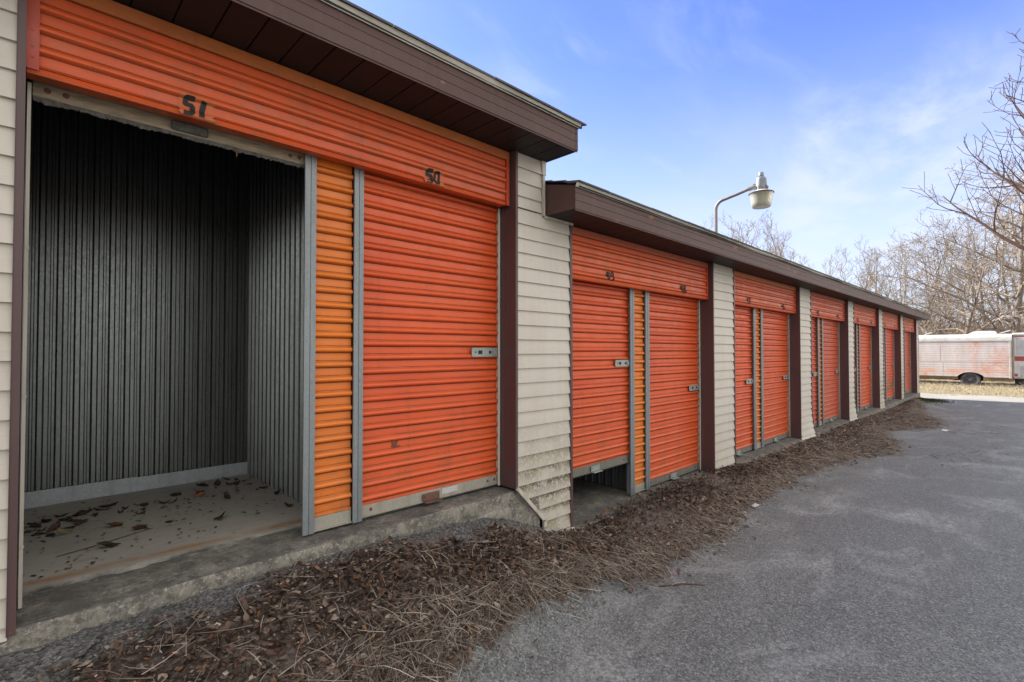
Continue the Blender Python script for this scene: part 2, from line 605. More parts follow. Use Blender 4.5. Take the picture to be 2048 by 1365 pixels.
def slat_depth(z, ztop, amp=1.):
    s = ((ztop - z) / PITCH) % 1
    for (a, da), (b, db) in zip(SLAT, SLAT[1:] + [(1., 0)]):
        if a <= s <= b:
            return amp * (da + (db - da) * (s - a) / (b - a))
    return 0


def slats(mb, x0, x1, y, ztop, zbot, amp=1., wob=.0, nx=None, seed=0):
    """corrugated curtain: profile swept along x with a slight wobble so it does not look ruled"""
    prof, dust_shade = [], []
    k = 0
    done = False
    while not done:
        for (s, d), du in zip(SLAT, DUST_SHADE):
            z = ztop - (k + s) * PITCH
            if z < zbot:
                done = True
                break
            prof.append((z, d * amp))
            dust_shade.append(du)
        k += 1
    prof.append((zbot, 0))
    dust_shade.append(.3)
    nx = nx or max(2, int((x1 - x0) / .12))
    base = len(mb.v)
    r = random.Random(seed)
    vs, da = [], []
    ph = r.random() * 50
    for i in range(nx + 1):
        x = x0 + (x1 - x0) * i / nx
        for (z, d), du in zip(prof, dust_shade):
            w = wob * noise.noise((x * 1.7 + ph, z * 2.2, 3)) + wob * .4 * noise.noise((x * 5 + ph, z * 9, 7))
            wz = wob * .35 * noise.noise((x * 1.1 + ph, round((ztop - z) / PITCH) * 7.3, 1))
            vs.append((x, y - d + w, z + wz))
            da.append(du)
    m = len(prof)
    fs = []
    for i in range(nx):
        for j in range(m - 1):
            fs.append((i * m + j, i * m + j + 1, (i + 1) * m + j + 1, (i + 1) * m + j))
    mb.add(vs, fs)
    mb.attrs.setdefault('dust_shade', []).extend(da)
    return mb


# glyph strokes for the hand-cut stencil numbers
GL = {
    '5': [[(.95, 1), (.25, 1), (.12, .9), (.12, .58), (.72, .58), (.86, .48), (.86, .12), (.72, 0), (.05, 0)]],
    '1': [[(.62, 1.02), (.52, .5), (.5, -.05)]],
    '0': [[(.2, 0), (.12, .15), (.12, .85), (.25, 1), (.7, 1), (.82, .85), (.82, .15), (.7, 0), (.2, 0)]],
    '4': [[(.3, 1), (.1, .42), (.8, .42)], [(.75, 1), (.6, 0)]],
    '9': [[(.85, .55), (.25, .5), (.15, .7), (.3, 1), (.8, 1), (.88, .6), (.75, .1), (.3, 0)]],
    '8': [[(.3, .55), (.2, .8), (.35, 1), (.7, 1), (.82, .8), (.65, .55), (.3, .5), (.12, .25), (.25, 0), (.68, 0), (.82, .25), (.65, .52)]],
    '7': [[(.1, 1), (.9, 1), (.55, .5), (.4, 0)]],
    '6': [[(.85, .95), (.4, 1), (.15, .6), (.15, .15), (.3, 0), (.7, 0), (.82, .2), (.75, .5), (.2, .5)]],
    '3': [[(.1, 1), (.75, 1), (.82, .75), (.6, .54), (.3, .52)], [(.6, .52), (.85, .3), (.75, 0), (.1, 0)]],
    '2': [[(.12, .8), (.3, 1), (.7, 1), (.82, .75), (.1, 0), (.9, 0)]],
}


def number(txt, x0, z0, w, h, ztop, y, parent, amp=1.):
    mb = MB()
    cw = w / len(txt)
    for i, ch in enumerate(txt):
        for st in GL[ch]:
            P = []
            for (a, b), (c, d) in zip(st, st[1:]):
                q = max(2, int(math.hypot((c - a) * cw, (d - b) * h) / .002))
                P += [(a + (c - a) * j / q, b + (d - b) * j / q) for j in range(q)]
            P.append(st[-1])
            pts = [(x0 + cw * (i + .08 + .80 * p[0]) + .10 * h * (p[1] - .5), z0 + h * p[1]) for p in P]
            tw = cw * .185 * (1.12 if ch == '1' else .72 if ch in '0689' else 1)
            vs = []
            for j, p in enumerate(pts):
                a, b = pts[max(0, j - 1)], pts[min(len(pts) - 1, j + 1)]
                dx, dz = b[0] - a[0], b[1] - a[1]
                L = math.hypot(dx, dz) or 1
                nx, nz = -dz / L * tw, dx / L * tw
                for s in (1, -1):
                    xx, zz = p[0] + s * nx, p[1] + s * nz
                    vs.append((xx, y - slat_depth(zz, ztop, amp) - .0055, zz))
            mb.add(vs, [(2 * j, 2 * j + 1, 2 * j + 3, 2 * j + 2) for j in range(len(pts) - 1)])
    return link('unit_number', mb, 'black_paint', parent)


# ------------------------------------------------------------------ one bay of two doors
def latch(x1, z, parent, mini=False):
    mb = MB()
    y = Y_DOOR - .018
    mb.cbox(x1 - .265, x1 - .005, y - .012, y, z - .034, z + .034, .003, 0)
    mb.box(x1 - .265, x1 - .005, y - .0150, y - .0122, z + .026, z + .034, 0)
    mb.box(x1 - .265, x1 - .005, y - .0150, y - .0122, z - .034, z - .027, 0)
    mb.box(x1 - .205, x1 - .165, y - .0135, y - .0118, z - .014, z + .014, 1)   # slot
    mb.lathe([(0, -.018), (.011, -.018), (.013, -.011)], (0, 0, 0), 10, 'z', 1)
    nv = 30
    vs = mb.v[-nv:]
    mb.v[-nv:] = [(x1 - .085 + a, y + c, z + b) for a, b, c in vs]
    mb.box(x1 - .06, x1 - .03, y - .022, y - .0118, z - .012, z + .012, 0)       # bolt
    mb.box(x1 - .235, x1 - .225, y - .0145, y - .0118, z - .005, z + .006, 1)
    return link('latch', mb, ['latch_steel', 'black'], parent)


def lift_handle(xc, z, parent, mat='latch_steel'):
    mb = MB()
    y = Y_DOOR - .02
    mb.cbox(xc - .07, xc + .07, y - .006, y, z - .02, z + .03, .002)
    mb.cbox(xc - .07, xc + .07, y - .045, y - .0062, z - .028, z - .0205, .002)
    for s in (-.05, .05):
        mb.lathe([(0, -.004), (.006, -.004), (.007, 0)], (0, 0, 0), 8)
        mb.v[-24:] = [(xc + s + a, y - .007 + c, z + .012 + b) for a, b, c in mb.v[-24:]]
    return link('lift_handle', mb, mat, parent)


def track(x0, x1, z0, z1, parent, mat='galvanised', split=True):
    mb = MB()
    if split:
        xm = (x0 + x1) / 2
        for a, b in ((x0, xm - .0025), (xm + .0025, x1)):
            mb.box(a, b, Y_TRACK, Y_TRACK + .003, z0, z1)
        mb.box(xm - .003, xm + .003, Y_TRACK + .004, Y_TRACK + .075, z0, z1)
        mb.box(x0, x0 + .003, Y_TRACK + .0032, Y_TRACK + .012, z0, z1)
        mb.box(x1 - .003, x1, Y_TRACK + .0032, Y_TRACK + .07, z0, z1)
    else:
        mb.box(x0, x1, Y_TRACK + .012, Y_TRACK + .016, z0, z1)
        mb.box(x1 - .003, x1, Y_TRACK + .0165, Y_TRACK + .1, z0, z1)
    for zz in np.arange(z0 + .25, z1 - .1, .62):
        xx = x0 + (x1 - x0) * .75
        mb.box(xx - .005, xx + .005, Y_TRACK - .002 + (0 if split else .012), Y_TRACK - .0004 + (0 if split else .012), zz - .005, zz + .005)
    return link('door_track', mb, mat, parent)


def door(x0, x1, zb, zh, mat, rise=0., label=None, wob=.004, seed=0, has_latch=True, bar='dull_bar', sticker=False, lz=1.045):
    """roll-up curtain between x0 and x1, sill zb, hidden under the hood at zh"""
    zbot = zb + rise
    mb = slats(MB(), x0, x1, Y_DOOR, zh + .12, zbot + .078, wob=wob, seed=seed)
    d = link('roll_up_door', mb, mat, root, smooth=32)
    if label:
        d['label'] = label
    b = MB()
    b.cbox(x0, x1, Y_DOOR - .010, Y_DOOR + .012, zbot + .008, zbot + .0775, .002, 0)
    b.box(x0, x1, Y_DOOR - .020, Y_DOOR - .0102, zbot + .008, zbot + .016, 0)
    b.box(x0, x1, Y_DOOR - .004, Y_DOOR + .006, zbot - .006, zbot + .0075, 1)
    for xx in (x0 + .035, x0 + .105, x1 - .035, x1 - .105):
        b.lathe([(0, -.005), (.008, -.005), (.011, 0)], (0, 0, 0), 10, mi=2)
        b.v[-30:] = [(xx + p, Y_DOOR - .0105 + r_, zbot + .046 + q) for p, q, r_ in b.v[-30:]]
    link('bottom_bar', b, [bar, 'dusty_seal', 'rusty_steel'], d)
    lift_handle((x0 + x1) / 2 - .04, zbot + .035, d, 'rusty_steel' if sticker else 'latch_steel')
    if sticker:
        s = MB().box((x0 + x1) / 2 + .06, (x0 + x1) / 2 + .2, Y_DOOR - .0125, Y_DOOR - .0106, zbot + .03, zbot + .07)
        link('faded_sticker', s, 'sticker', d)
    if has_latch:
        latch(x1 - .012, zb + lz + rise, d)
    return d


def hood(x0, x1, zb, zs, nums, band, mat, seed, left_flange=False):
    """sheet metal hood over a pair of doors"""
    zt = zs - .072
    amp = .8
    mb = slats(MB(), x0, x1 - .038, Y_HOOD, zt, zb, amp=amp, wob=.0025, seed=seed)
    o = len(mb.v)
    # folded bottom edge
    mb.extrude([(Y_HOOD, zb), (Y_HOOD - .008, zb - .012), (Y_HOOD - .001, zb - .028), (Y_HOOD + .05, zb - .03), (Y_HOOD + .115, zb - .01)], x0, x1 - .038)
    mb.attrs['dust_shade'] += [0] * (len(mb.v) - o)
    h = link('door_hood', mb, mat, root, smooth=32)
    b = MB().cbox(x0, x1 - .002, Y_HOOD - .016, Y_HOOD + .02, zt + .004, zs - .003, .004)
    link('top_band', b, band, h)
    f = MB()
    f.box(x1 - .034, x1 - .004, Y_HOOD - .014, Y_HOOD - .011, zb - .03, zt + .002)
    f.box(x1 - .0345, x1 - .0315, Y_HOOD - .0108, Y_HOOD + .11, zb - .03, zt + .002)
    for zz in (zb + .05, zb + .16):
        f.box(x1 - .018, x1 - .010, Y_HOOD - .0165, Y_HOOD - .0142, zz, zz + .008)
    link('end_flange', f, 'flange_red', h)
    k = MB().box(x1 - .031, x1 - .006, Y_HOOD + .002, Y_HOOD + .11, zb - .02, zt)
    link('end_gap', k, 'black', h)
    if left_flange:
        f = MB()
        f.box(x0 - .004, x0 + .036, Y_HOOD - .019, Y_HOOD - .016, zb - .015, zs)
        f.box(x0 - .004, x0 - .001, Y_HOOD - .0158, Y_HOOD + .1, zb - .015, zs)
        for zz in (zb + .03, zb + .075, zb + .14):
            f.box(x0 + .012, x0 + .02, Y_HOOD - .0215, Y_HOOD - .0192, zz, zz + .008)
        link('end_flange', f, 'flange_red', h)
    for (t, xx, zz, w, hh) in nums:
        bk = MB()
        q = 70
        vs = []
        for j in range(q + 1):
            z_ = zz - .014 + (hh + .028) * j / q
            for xe in (xx - .014 + .004 * math.sin(j * .44), xx + w + .022 + .006 * math.sin(j * .34)):
                vs.append((xe, Y_HOOD - slat_depth(z_, zt, amp) - .0012, z_))
        bk.add(vs, [(2 * j, 2 * j + 1, 2 * j + 3, 2 * j + 2) for j in range(q)])
        if t in ('51', '50'):
            link('paint_patch', bk, 'number_backing', h)
        number(t, xx, zz, w, hh, zt, Y_HOOD, h, amp)
    return h


def infill(x0, x1, zb, zh, seed):
    mb = slats(MB(), x0, x1, Y_TRACK + .035, zh + .08, zb + .085, amp=1.05, wob=.002, seed=seed, nx=5)
    p = link('infill_panel', mb, 'yellow_orange', root, smooth=32)
    b = MB()
    b.cbox(x0, x1, Y_TRACK + .022, Y_TRACK + .03, zb + .004, zb + .0845, .002)
    b.box(x0, x1, Y_TRACK + .012, Y_TRACK + .0218, zb + .004, zb + .012)
    link('bottom_plate', b, 'aluminium_bar', p)
    return p


# ------------------------------------------------------------------ piers
def siding(mb, x0, x1, z0, z1, left=None, expo=.1135, y=YF, wob=.0014, seed=0, flare=0., moss=0.):
    """lap siding in courses; left(z) gives a cut left edge"""
    r = random.Random(seed)
    alg = mb.attrs.setdefault('algae', [])
    zt = z1
    nz = 0
    while zt > z0 + .004:
        zb = max(zt - expo, z0)
        tilt = .0145
        nx = max(2, int((x1 - x0) / .17))
        rows = [(zt + .004, 0.), (zt - .02, .0018), ((zt * .5 + zb * .5), tilt * .55), (zb + .006, tilt * .97), (zb, tilt), (zb - .001, tilt - .009), (zb + .004, .001)]
        al = [.9, 1., .55, .2, .1, .3, .5]
        ph = r.random() * 40
        vs = []
        for (z, d), a in zip(rows, al):
            xl = left(max(z, z0)) if left else x0
            fl = flare * max(0, 1 - (z - z0) / .55) ** 2
            for i in range(nx + 1):
                x = xl + (x1 - xl) * i / nx
                u = i / nx
                w = wob * noise.noise((x * .5 + ph, z * 1.3, seed))
                vs.append((x + (flare * .6 * max(0, 1 - (z - z0) / .7) ** 2 * u), y - d - w - fl * (.3 + .7 * u), z + .0025 * noise.noise((x * 1.2, ph, 2))))
                alg.append(a * moss)
        fs = []
        n_ = nx + 1
        for j in range(len(rows) - 1):
            for i in range(nx):
                fs.append((j * n_ + i, (j + 1) * n_ + i, (j + 1) * n_ + i + 1, j * n_ + i + 1))
        mb.add(vs, fs)
        zt = zb
        nz += 1
    return mb


def pier(x0, x1, zb, zs, seed, flare=0., core_zb=None, moss=0.):
    mb = siding(MB(), x0 + .012, x1 - .028, zb - .045, zs, seed=seed, flare=flare, moss=moss)
    p = link('siding_pier', mb, 'vinyl_siding', root, origin=(x0, YF, 0), smooth=25)
    j = MB()
    j.box(x0 - .004, x0 + .012, YF - .016, YF + .15, zb - .02, zs, 0)
    j.box(x0 - .004, x0 + .020, YF - .019, YF - .0162, zb - .02, zs, 0)
    for yy in (YF + .045, YF + .10):
        j.box(x0 - .0055, x0 - .0042, yy, yy + .003, zb - .02, zs, 0)
    link('brown_jamb', j, 'brown_vinyl', p)
    t = MB()
    fl = flare
    q = 12
    vs = []
    for k in range(q + 1):
        z = zb - .045 + (zs - zb + .045) * k / q
        f1 = fl * max(0, 1 - (z - zb + .045) / .55) ** 2
        f2 = fl * .6 * max(0, 1 - (z - zb + .045) / .7) ** 2
        for (dx, dy) in ((-.030, -.017), (0, -.017), (0, .15), (-.030, .15)):
            vs.append((x1 + dx + f2, YF + dy - f1, z))
    fs = [(0, 3, 2, 1), tuple(q * 4 + i for i in range(4))]
    for k in range(q):
        for i in range(4):
            fs.append((k * 4 + i, k * 4 + (i + 1) % 4, k * 4 + 4 + (i + 1) % 4, k * 4 + 4 + i))
    t.add(vs, fs)
    link('corner_trim', t, 'brown_vinyl', p)
    c = MB().box(x0 + .014, x1 - .034, YF + .02, YF + .26, (core_zb if core_zb is not None else zb) + .002, zs - .002)
    link('pier_core', c, 'soffit_brown', p)
    return p


# tall section ---------------------------------------------------------
HZU = 2.672
hood(-.010, 2.694, HZU, ZSU, [('51', .525, 2.658, .110, .076), ('50', 1.915, 2.660, .125, .074)], 'hood_band', 'hood_orange', 11, True)
zb_open = 2.588
# open unit: the curtain is rolled up, only the bottom bar hangs below the hood
d51 = MB()
slats(d51, .008, 1.165, Y_DOOR, 2.78, zb_open + .0785, seed=5)
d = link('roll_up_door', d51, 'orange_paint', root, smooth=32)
d['label'] = 'rolled-up orange door with only its bottom bar showing under the hood'
b = MB()
b.cbox(.008, 1.165, Y_DOOR - .012, Y_DOOR + .012, zb_open + .012, zb_open + .078, .002, 0)
for xx in (.055, .115, 1.075, 1.125):
    b.lathe([(0, -.005), (.008, -.005), (.012, 0)], (0, 0, 0), 10, mi=1)
    b.v[-30:] = [(xx + p, Y_DOOR - .0125 + r_, zb_open + .047 + q) for p, q, r_ in b.v[-30:]]
bar = link('bottom_bar', b, ['old_bar', 'rusty_steel'], d)
b = MB()
b.cbox(.50, .66, Y_DOOR - .03, Y_DOOR - .0125, zb_open + .02, zb_open + .066, .006)
link('lift_handle', b, 'dusty_seal', d)
s = MB()
r = random.Random(3)
xs = np.linspace(.010, 1.163, 150)
vs = []
for x in xs:
    t = .012 + .010 * max(0, noise.noise((x * 9, 0, 0)) + .3) + .010 * r.random()
    vs += [(x, Y_DOOR - .014, zb_open + .0115), (x, Y_DOOR - .016 + .004 * r.random(), zb_open + .012 - t), (x, Y_DOOR + .006, zb_open + .012 - t * .8), (x, Y_DOOR + .008, zb_open + .0115)]
s.add(vs, [(4 * i + j, 4 * i + j + 1, 4 * i + j + 5, 4 * i + j + 4) for i in range(149) for j in range(3)])
link('frayed_seal', s, 'dusty_seal', d)
dr = MB().lathe([(0, 0), (.16, 0), (.17, .01), (.17, 1.08), (.16, 1.09), (0, 1.09)], (.05, 3.2, 2.86), 20, 'x')
link('curtain_roll', dr, 'orange_paint', d)

track(1.147, 1.213, ZU + .006, HZU - .01, root)
track(1.452, 1.514, ZU + .006, HZU - .01, root)
infill(1.2145, 1.4505, ZU + .004, HZU, 2)
door(1.489, 2.690, ZU + .006, HZU, 'orange_paint', seed=1, label='closed orange door with a faded sticker on its bottom bar', sticker=True, wob=.005, bar='aluminium_bar')
st = MB()
for (dx, dz, a, l, w) in ((-.012, .018, 1.9, .030, .008), (.014, .02, 1.15, .034, .009), (.0, -.004, .4, .026, .012), (.028, -.006, .05, .03, .006), (-.016, -.002, 3.0, .02, .007)):
    q = []
    for k in range(9):
        t = k / 8
        ww = w * math.sin(math.pi * min(1, t * .9 + .1))
        cx, cz = 1.767 + dx + math.cos(a) * l * (t - .5), .885 + dz + math.sin(a) * l * (t - .5)
        for sg in (1, -1):
            px_, pz_ = cx - sg * math.sin(a) * ww, cz + sg * math.cos(a) * ww
            q.append((px_, Y_DOOR - slat_depth(pz_, HZU + .12) - .007, pz_))
    st.add(q, [(2 * k, 2 * k + 1, 2 * k + 3, 2 * k + 2) for k in range(8)])
link('scorch_mark', st, 'rusty_steel', bpy.data.objects['roll_up_door.001'])
track(2.672, 2.693, ZU + .004, HZU - .03, root, 'beige_trim', False)
track(-.007, .005, ZU + .004, HZU - .03, root, 'beige_trim', False)
# leftmost pier, at the edge of view, with the wall running on
mb = siding(MB(), -4.0, -.036, .405, ZSU, seed=31)
p0 = link('siding_pier', mb, 'vinyl_siding', root, origin=(-2, YF, 0), smooth=25)
j = MB()
j.box(-.0365, -.012, YF - .018, YF + .15, .42, ZSU)
j.box(-.039, -.0367, YF - .020, YF + .01, .42, ZSU)
link('brown_jamb', j, 'brown_vinyl', p0)
link('pier_core', MB().box(-3.98, -.04, YF + .02, YF + .26, ZU + .002, ZSU - .002), 'soffit_brown', p0)

# pier between the two sections, with its diagonal cut over the step in the slab
def cut(z):
    if z > .46:
        return 2.727
    if z > .156:
        return 2.727 + (3.02 - 2.727) * (.46 - z) / .304
    if z > .10:
        return 3.02
    return min(3.30, 3.02 + .11 * (.10 - z) / .08)


X0, X1 = PIERS[0]
mb = siding(MB(), 2.727, X1 - .028, .0, ZSL + .003, left=cut, seed=41, moss=1.)
siding(mb, 2.727, 3.005, ZSL + .012, ZSU, seed=42)
p1 = link('siding_pier', mb, 'vinyl_siding', root, origin=(2.715, YF, 0), smooth=25)
p1['label'] = 'mossy beige siding pier cut diagonally over the slab step'
j = MB()
j.box(X0 - .004, X0 + .012, YF - .016, YF + .15, .455, ZSU)
j.box(X0 - .004, X0 + .020, YF - .019, YF - .0162, .455, ZSU)
for yy in (YF + .045, YF + .10):
    j.box(X0 - .0055, X0 - .0042, yy, yy + .003, .455, ZSU)
link('brown_jamb', j, 'brown_vinyl', p1)
link('corner_trim', MB().box(X1 - .030, X1, YF - .017, YF + .15, -.01, ZSL), 'brown_vinyl', p1)
sk = MB()
for (a, c) in (((2.712, .458), (3.018, .150)), ((3.018, .150), (3.022, .085)), ((3.022, .085), (3.125, .006)), ((3.125, .006), (3.39, -.012))):
    a3, c3 = Vector((a[0], YF - .026, a[1])), Vector((c[0], YF - .026, c[1]))
    dv = (c3 - a3)
    nr = Vector((dv.z, 0, -dv.x)).normalized() * -.014
    e = dv.normalized() * .004
    q = [a3 - nr - e, c3 - nr + e, c3 + nr + e, a3 + nr - e]
    sk.add([p - Vector((0, .010, 0)) for p in q] + [p + Vector((0, .012, 0)) for p in q],
           [(0, 1, 2, 3), (7, 6, 5, 4), (0, 4, 5, 1), (1, 5, 6, 2), (2, 6, 7, 3), (3, 7, 4, 0)])
link('skirt_trim', sk, 'beige_trim', p1)
ct = MB()
ct.box(3.006, 3.05, YF - .02, YF + .02, ZSL + .33, ZSU)
ct.box(3.012, 3.034, YF - .024, YF - .002, ZSL - .005, ZSL + .325)
ct.box(3.034, 3.40, YF - .022, YF - .012, ZSL - .022, ZSL - .002)
link('end_trim', ct, 'beige_trim', p1)
link('pier_core', MB().box(2.735, X1 - .034, YF + .02, YF + .26, .002, ZSL - .002), 'soffit_brown', p1)

# low row --------------------------------------------------------------
for i, (a, b_) in enumerate(PIERS[1:]):
    pier(a, b_, -.002 if i else .0, ZSL, 50 + i, flare=[.0, .06, .05, .03, .0][i], moss=[.12, .0, .25, .7, .9][i])
HZL = 2.188
edges = [(PIERS[k][1], PIERS[k + 1][0]) for k in range(5)] + [(PIERS[5][1], END_L)]
offs = [(1.149, 1.225, 1.452, 1.53), (1.085, 1.17, 1.395, 1.475)] + [(1.0, 1.085, 1.30, 1.38)] + [(.98, 1.06, 1.27, 1.35)] * 3
mats = [('orange_paint', 'orange_paint'), ('orange_paint', 'orange_paint'), ('orange_paint_faded', 'orange_paint_faded'),
        ('orange_paint_faded', 'orange_paint'), ('orange_paint_faded', 'mossy_orange'), ('orange_paint', 'orange_paint_faded')]
bands = ['hood_band_red', 'hood_band', 'hood_band_red', 'hood_band', 'hood_band', 'hood_band']
num = 49
for k, ((a, e), of) in enumerate(zip(edges, offs)):
    a += .004
    w2 = .11
    nm = [(str(num), a + .59, 2.198, .135, .078), (str(num - 1), a + 2.07, 2.198, .145, .078)]
    num -= 2
    hood(a, e - .008, HZL, ZSL, nm, bands[k], 'hood_orange', 60 + k)
    t0, t1, t2, t3 = (a + q for q in of)
    track(t0, t1, -.002, HZL - .01, root)
    track(t2, t3, -.002, HZL - .01, root)
    infill(t1 + .0015, t2 - .0015, .0, HZL, 70 + k)
    door(a + .03, (t0 + t1) / 2 - .005, .004, HZL, mats[k][0], seed=80 + k, rise=.335 if k == 0 else 0,
         label='orange roll-up door left raised a third of a metre above the floor' if k == 0 else None, wob=.005)
    door((t2 + t3) / 2 + .005, e - .015, .004, HZL, mats[k][1], seed=90 + k, wob=.005,
         label='orange roll-up door stained green near the bottom' if mats[k][1].startswith('mossy') else None)
    track(e - .036, e - .010, -.002, HZL - .03, root, 'beige_trim', False)
# far end pier
mb = siding(MB(), END_L + .02, XL1 - .05, -.03, ZSL, seed=77)
pe = link('siding_pier', mb, 'vinyl_siding', root, origin=(END_L, YF, 0), smooth=25)
link('brown_jamb', MB().box(END_L - .004, END_L + .018, YF - .018, YF + .15, -.02, ZSL), 'brown_vinyl', pe)
link('corner_trim', MB().box(XL1 - .05, XL1 - .002, YF - .02, YF + .05, -.03, ZSL), 'beige_trim', pe)
link('pier_core', MB().box(END_L + .02, XL1 - .06, YF + .02, YF + .26, .002, ZSL - .002), 'soffit_brown', pe)

# ------------------------------------------------------------------ roofs, soffits, fascias
Y_RIDGE = 4.9
Y_FAR = 2 * Y_RIDGE - Y_FAS
SL = .25


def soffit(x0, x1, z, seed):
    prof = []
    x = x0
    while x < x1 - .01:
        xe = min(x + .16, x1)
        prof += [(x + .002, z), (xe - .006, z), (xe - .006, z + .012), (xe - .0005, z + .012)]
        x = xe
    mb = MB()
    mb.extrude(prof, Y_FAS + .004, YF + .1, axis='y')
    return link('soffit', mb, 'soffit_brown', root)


def fascia(x0, x1, zb, h, ends):
    pr = [(Y_FAS + .003, zb - .014), (Y_FAS + .002, zb - .014), (Y_FAS + .002, zb - .002), (Y_FAS - .003, zb - .002), (Y_FAS - .003, zb + .060), (Y_FAS - .0005, zb + .063), (Y_FAS - .0005, zb + .065), (Y_FAS - .003, zb + .068),
          (Y_FAS - .003, zb + .120), (Y_FAS - .0005, zb + .123), (Y_FAS - .0005, zb + .125), (Y_FAS - .003, zb + .128), (Y_FAS - .002, zb + h), (Y_FAS + .02, zb + h)]
    mb = MB()
    nx = int((x1 - x0) / .35)
    ph = x0
    for i in range(nx):
        xa, xb = x0 + (x1 - x0) * i / nx, x0 + (x1 - x0) * (i + 1) / nx
        wa, wb = .004 * noise.noise((xa * .9, ph, 0)), .004 * noise.noise((xb * .9, ph, 0))
        m = len(pr)
        vs = [(xa, y + wa, z + wa) for y, z in pr] + [(xb, y + wb, z + wb) for y, z in pr]
        mb.add(vs, [(j, j + 1, m + j + 1, m + j) for j in range(m - 1)])
    f = link('fascia', mb, 'fascia_brown', root)
    for (xe, s) in ends:
        g = MB()
        # boxed return at the end of the eave
        g.add([(xe, Y_FAS - .003, zb - .002), (xe, YF + .0, zb - .002), (xe, YF + .0, zb + h + (YF - Y_FAS) * SL), (xe, Y_FAS - .003, zb + h)], [(0, 1, 2, 3)])
        g.add([(xe + s * .02, Y_FAS - .003, zb - .002), (xe + s * .02, YF + .0, zb - .002), (xe + s * .02, YF + .0, zb + h + (YF - Y_FAS) * SL), (xe + s * .02, Y_FAS - .003, zb + h)], [(0, 1, 2, 3)])
        link('eave_return', g, 'fascia_brown', f)
    # drip edge
    d = MB()
    nx = int((x1 - x0) / .3)
    vs = []
    for i in range(nx + 1):
        x = x0 - .01 + (x1 - x0 + .02) * i / nx
        w = .010 * noise.noise((x * .8, 4 + ph, 0)) + .004 * noise.noise((x * 3, 9, ph))
        vs += [(x, Y_FAS - .012 + w * .4, zb + h - .012 + w * .5), (x, Y_FAS - .028 + w * .6, zb + h + .016 + w * .3), (x, Y_FAS - .032 + w * .6, zb + h + .019), (x, Y_FAS + .1, zb + h + .045)]
    d.add(vs, [(4 * i + j, 4 * i + j + 1, 4 * i + j + 5, 4 * i + j + 4) for i in range(nx) for j in range(3)])
    link('drip_edge', d, 'drip_white', f)
    return f


def roof(x0, x1, ze, seed):
    """shingles in courses on both slopes; ze is the eave height at the fascia line"""
    mb = MB()
    r = random.Random(seed)
    y0 = Y_FAS - .045
    course = .14
    nc = int((Y_RIDGE - y0) / course) + 1
    for side in (1, -1):
        for c in range(nc):
            x = x0 - .03
            ya, yb = y0 + c * course, min(y0 + (c + 1) * course + .02, Y_RIDGE)
            if ya >= Y_RIDGE:
                break
            while x < x1 + .03:
                wd = .30 + .1 * r.random() if c < 3 else .95
                xe = min(x + wd, x1 + .03)
                dz = .004 * r.random()
                dy = .008 * (r.random() - .5)
                za, zb_ = ze + (ya - Y_FAS) * SL + .018 + dz, ze + (yb - Y_FAS) * SL + .010
                Ya, Yb = (ya + dy, yb) if side == 1 else (2 * Y_RIDGE - ya - dy, 2 * Y_RIDGE - yb)
                th = .010 if c else .013
                vs = [(x + .002, Ya, za), (xe - .002, Ya, za), (xe - .002, Yb, zb_), (x + .002, Yb, zb_),
                      (x + .002, Ya, za - th), (xe - .002, Ya, za - th), (xe - .002, Yb, zb_ - .006), (x + .002, Yb, zb_ - .006)]
                mb.add(vs, [(0, 1, 2, 3), (7, 6, 5, 4), (0, 4, 5, 1), (1, 5, 6, 2), (2, 6, 7, 3), (3, 7, 4, 0)])
                x = xe
    o = link('shingle_roof', mb, 'shingle', root)
    d = MB()
    zr = ze + (Y_RIDGE - Y_FAS) * SL
    q = [(Y_FAS - .02, ze - .012), (Y_RIDGE, zr - .012), (Y_FAR + .02, ze - .012), (Y_FAR + .02, ze - .03), (Y_RIDGE, zr - .03), (Y_FAS - .02, ze - .03)]
    vs = [(x0, *p) for p in q] + [(x1, *p) for p in q]
    d.add(vs, [(0, 1, 7, 6), (1, 2, 8, 7), (2, 3, 9, 8), (3, 4, 10, 9), (4, 5, 11, 10), (5, 0, 6, 11), (0, 5, 4, 1), (1, 4, 3, 2), (6, 7, 10, 11), (7, 8, 9, 10)])
    link('roof_deck', d, 'dark_under', o)
    return o


FU, FL_ = .185, .178
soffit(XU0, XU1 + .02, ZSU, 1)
fascia(XU0, XU1 + .03, ZSU + .012, FU, [(XU1 + .025, -1)])
roof(XU0 - .05, XU1 + .06, ZSU + .012 + FU + .022, 1)
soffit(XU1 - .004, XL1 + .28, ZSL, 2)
fascia(XU1 - .006, XL1 + .30, ZSL + .0, FL_, [(XU1 - .004, 1), (XL1 + .295, -1)])
roof(XU1 + .02, XL1 + .33, ZSL + .0 + FL_ + .020, 2)

# gable of the tall section above the low roof, far gable, back wall
def gable(x, z0, ze, nm):
    zr = ze + (Y_RIDGE - YF) * SL
    mb = MB()
    pr = [(YF + .03, z0), (Y_FAR - .33, z0), (Y_FAR - .33, ze), (Y_RIDGE, zr), (YF + .03, ze)]
    mb.extrude(pr, x - .06, x, closed=True, cap=True)
    mb.attrs['algae'] = [0] * len(mb.v)
    link(nm, mb, 'vinyl_siding', root)


